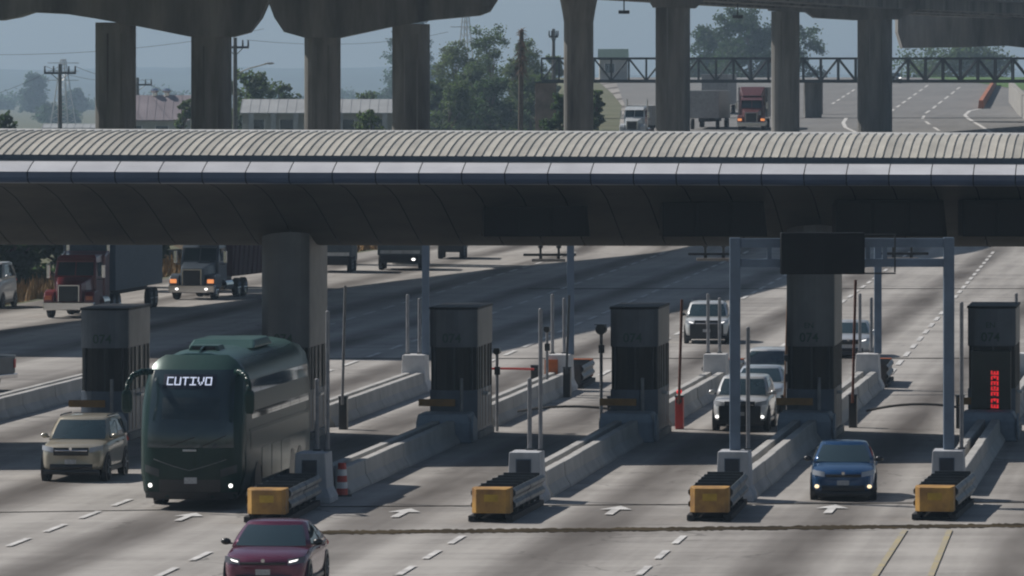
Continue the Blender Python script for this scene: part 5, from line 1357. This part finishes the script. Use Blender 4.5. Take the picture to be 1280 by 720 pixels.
t4 = power_pole(692, 36, 690, 'thin pole rising behind the footbridge end', 0.5, base=2.0)
def wire(a, b, sag, label, r=0.022):
    pts = [a.lerp(b, i / 10) + Vector((0, 0, -sag * 4 * (i / 10) * (1 - i / 10))) for i in range(11)]
    tag(obj('power_line', MB().path([tuple(p) for p in pts], r, 4), wire_m), label, 'power line', 'power lines')
wire(t1 + Vector((-1.4, 0, 0)), t2 + Vector((-1.6, 0, 0)), 0.6, 'left of two thin wires between the left power poles')
wire(t1 + Vector((1.4, 0, 0)), t2 + Vector((1.6, 0, 0)), 0.6, 'right of two thin wires between the left power poles')
wire(Vector((XA(-40, 600), 600, ZA(68, 600))), Vector((XA(330, 640), 640, ZA(36, 640))), 0.8, 'faint wire rising across the haze at left, upper one')
wire(Vector((XA(-40, 600), 600, ZA(128, 600))), Vector((XA(75, 600), 600, t1.z)), 0.3, 'faint wire ending at the far left power pole')
wire(t3 + Vector((1.0, 0, 0)), Vector((XA(560, 700), 700, ZA(40, 700))), 0.8, 'faint wire running right from the tall lamp pole')
wire(t2 + Vector((0.5, 0, 0)), Vector((XA(300, 700), 700, ZA(150, 700))), 0.5, 'wire dropping across the lilac roof')
def pylon(px, top, Y, label):
    x = XA(px, Y); h = ZA(top, Y)
    t = thing('transmission_pylon', label, 'pylon', (x, Y, 0), 0.5, 'lattice pylons in the haze')
    leg = MB(); br = MB()
    for sx, sy in ((-1, -1), (1, -1), (1, 1), (-1, 1)): leg.tube((2.5 * sx, 2.5 * sy, 0), (0.4 * sx, 0.4 * sy, h), 0.16, 4)
    for i in range(10):
        f0, f1 = i / 10, (i + 1) / 10; w0 = 2.5 - 2.1 * f0; w1 = 2.5 - 2.1 * f1
        for sy in (-1, 1): br.tube((-w0, sy * w0, h * f0), (w1, sy * w1, h * f1), 0.07, 4); br.tube((w0, sy * w0, h * f0), (-w1, sy * w1, h * f1), 0.07, 4)
    obj('leg_frame', leg, galv, t); obj('bracing', br, galv, t)
    ar = MB()
    for f in (0.72, 0.84, 0.95): ar.tube((-4, 0, h * f), (4, 0, h * f), 0.13, 4)
    obj('cross_arm', ar, galv, t)
pylon(582, 8, 1500, 'faint lattice pylon above the grove')
pylon(79, 74, 1500, 'faint lattice pylon behind the far left power pole')

# ---------------------------------------------------------------- haze
hz = MB().box(-6100, 6100, -260, 9900, -6.0, 240)
ho = obj('haze', hz, None)
hm = bpy.data.materials.new('haze_air'); hm.use_nodes = True
hn = hm.node_tree; hn.nodes.clear()
pv = hn.nodes.new('ShaderNodeVolumePrincipled'); out = hn.nodes.new('ShaderNodeOutputMaterial')
pv.inputs['Color'].default_value = (0.58, 0.79, 1.0, 1)
pv.inputs['Density'].default_value = 0.00019
pv.inputs['Anisotropy'].default_value = 0.35
hn.links.new(pv.outputs[0], out.inputs['Volume'])
ho.data.materials.append(hm)
ho['kind'] = 'stuff'; ho['label'] = 'thin bluish haze filling the air'; ho['category'] = 'haze'
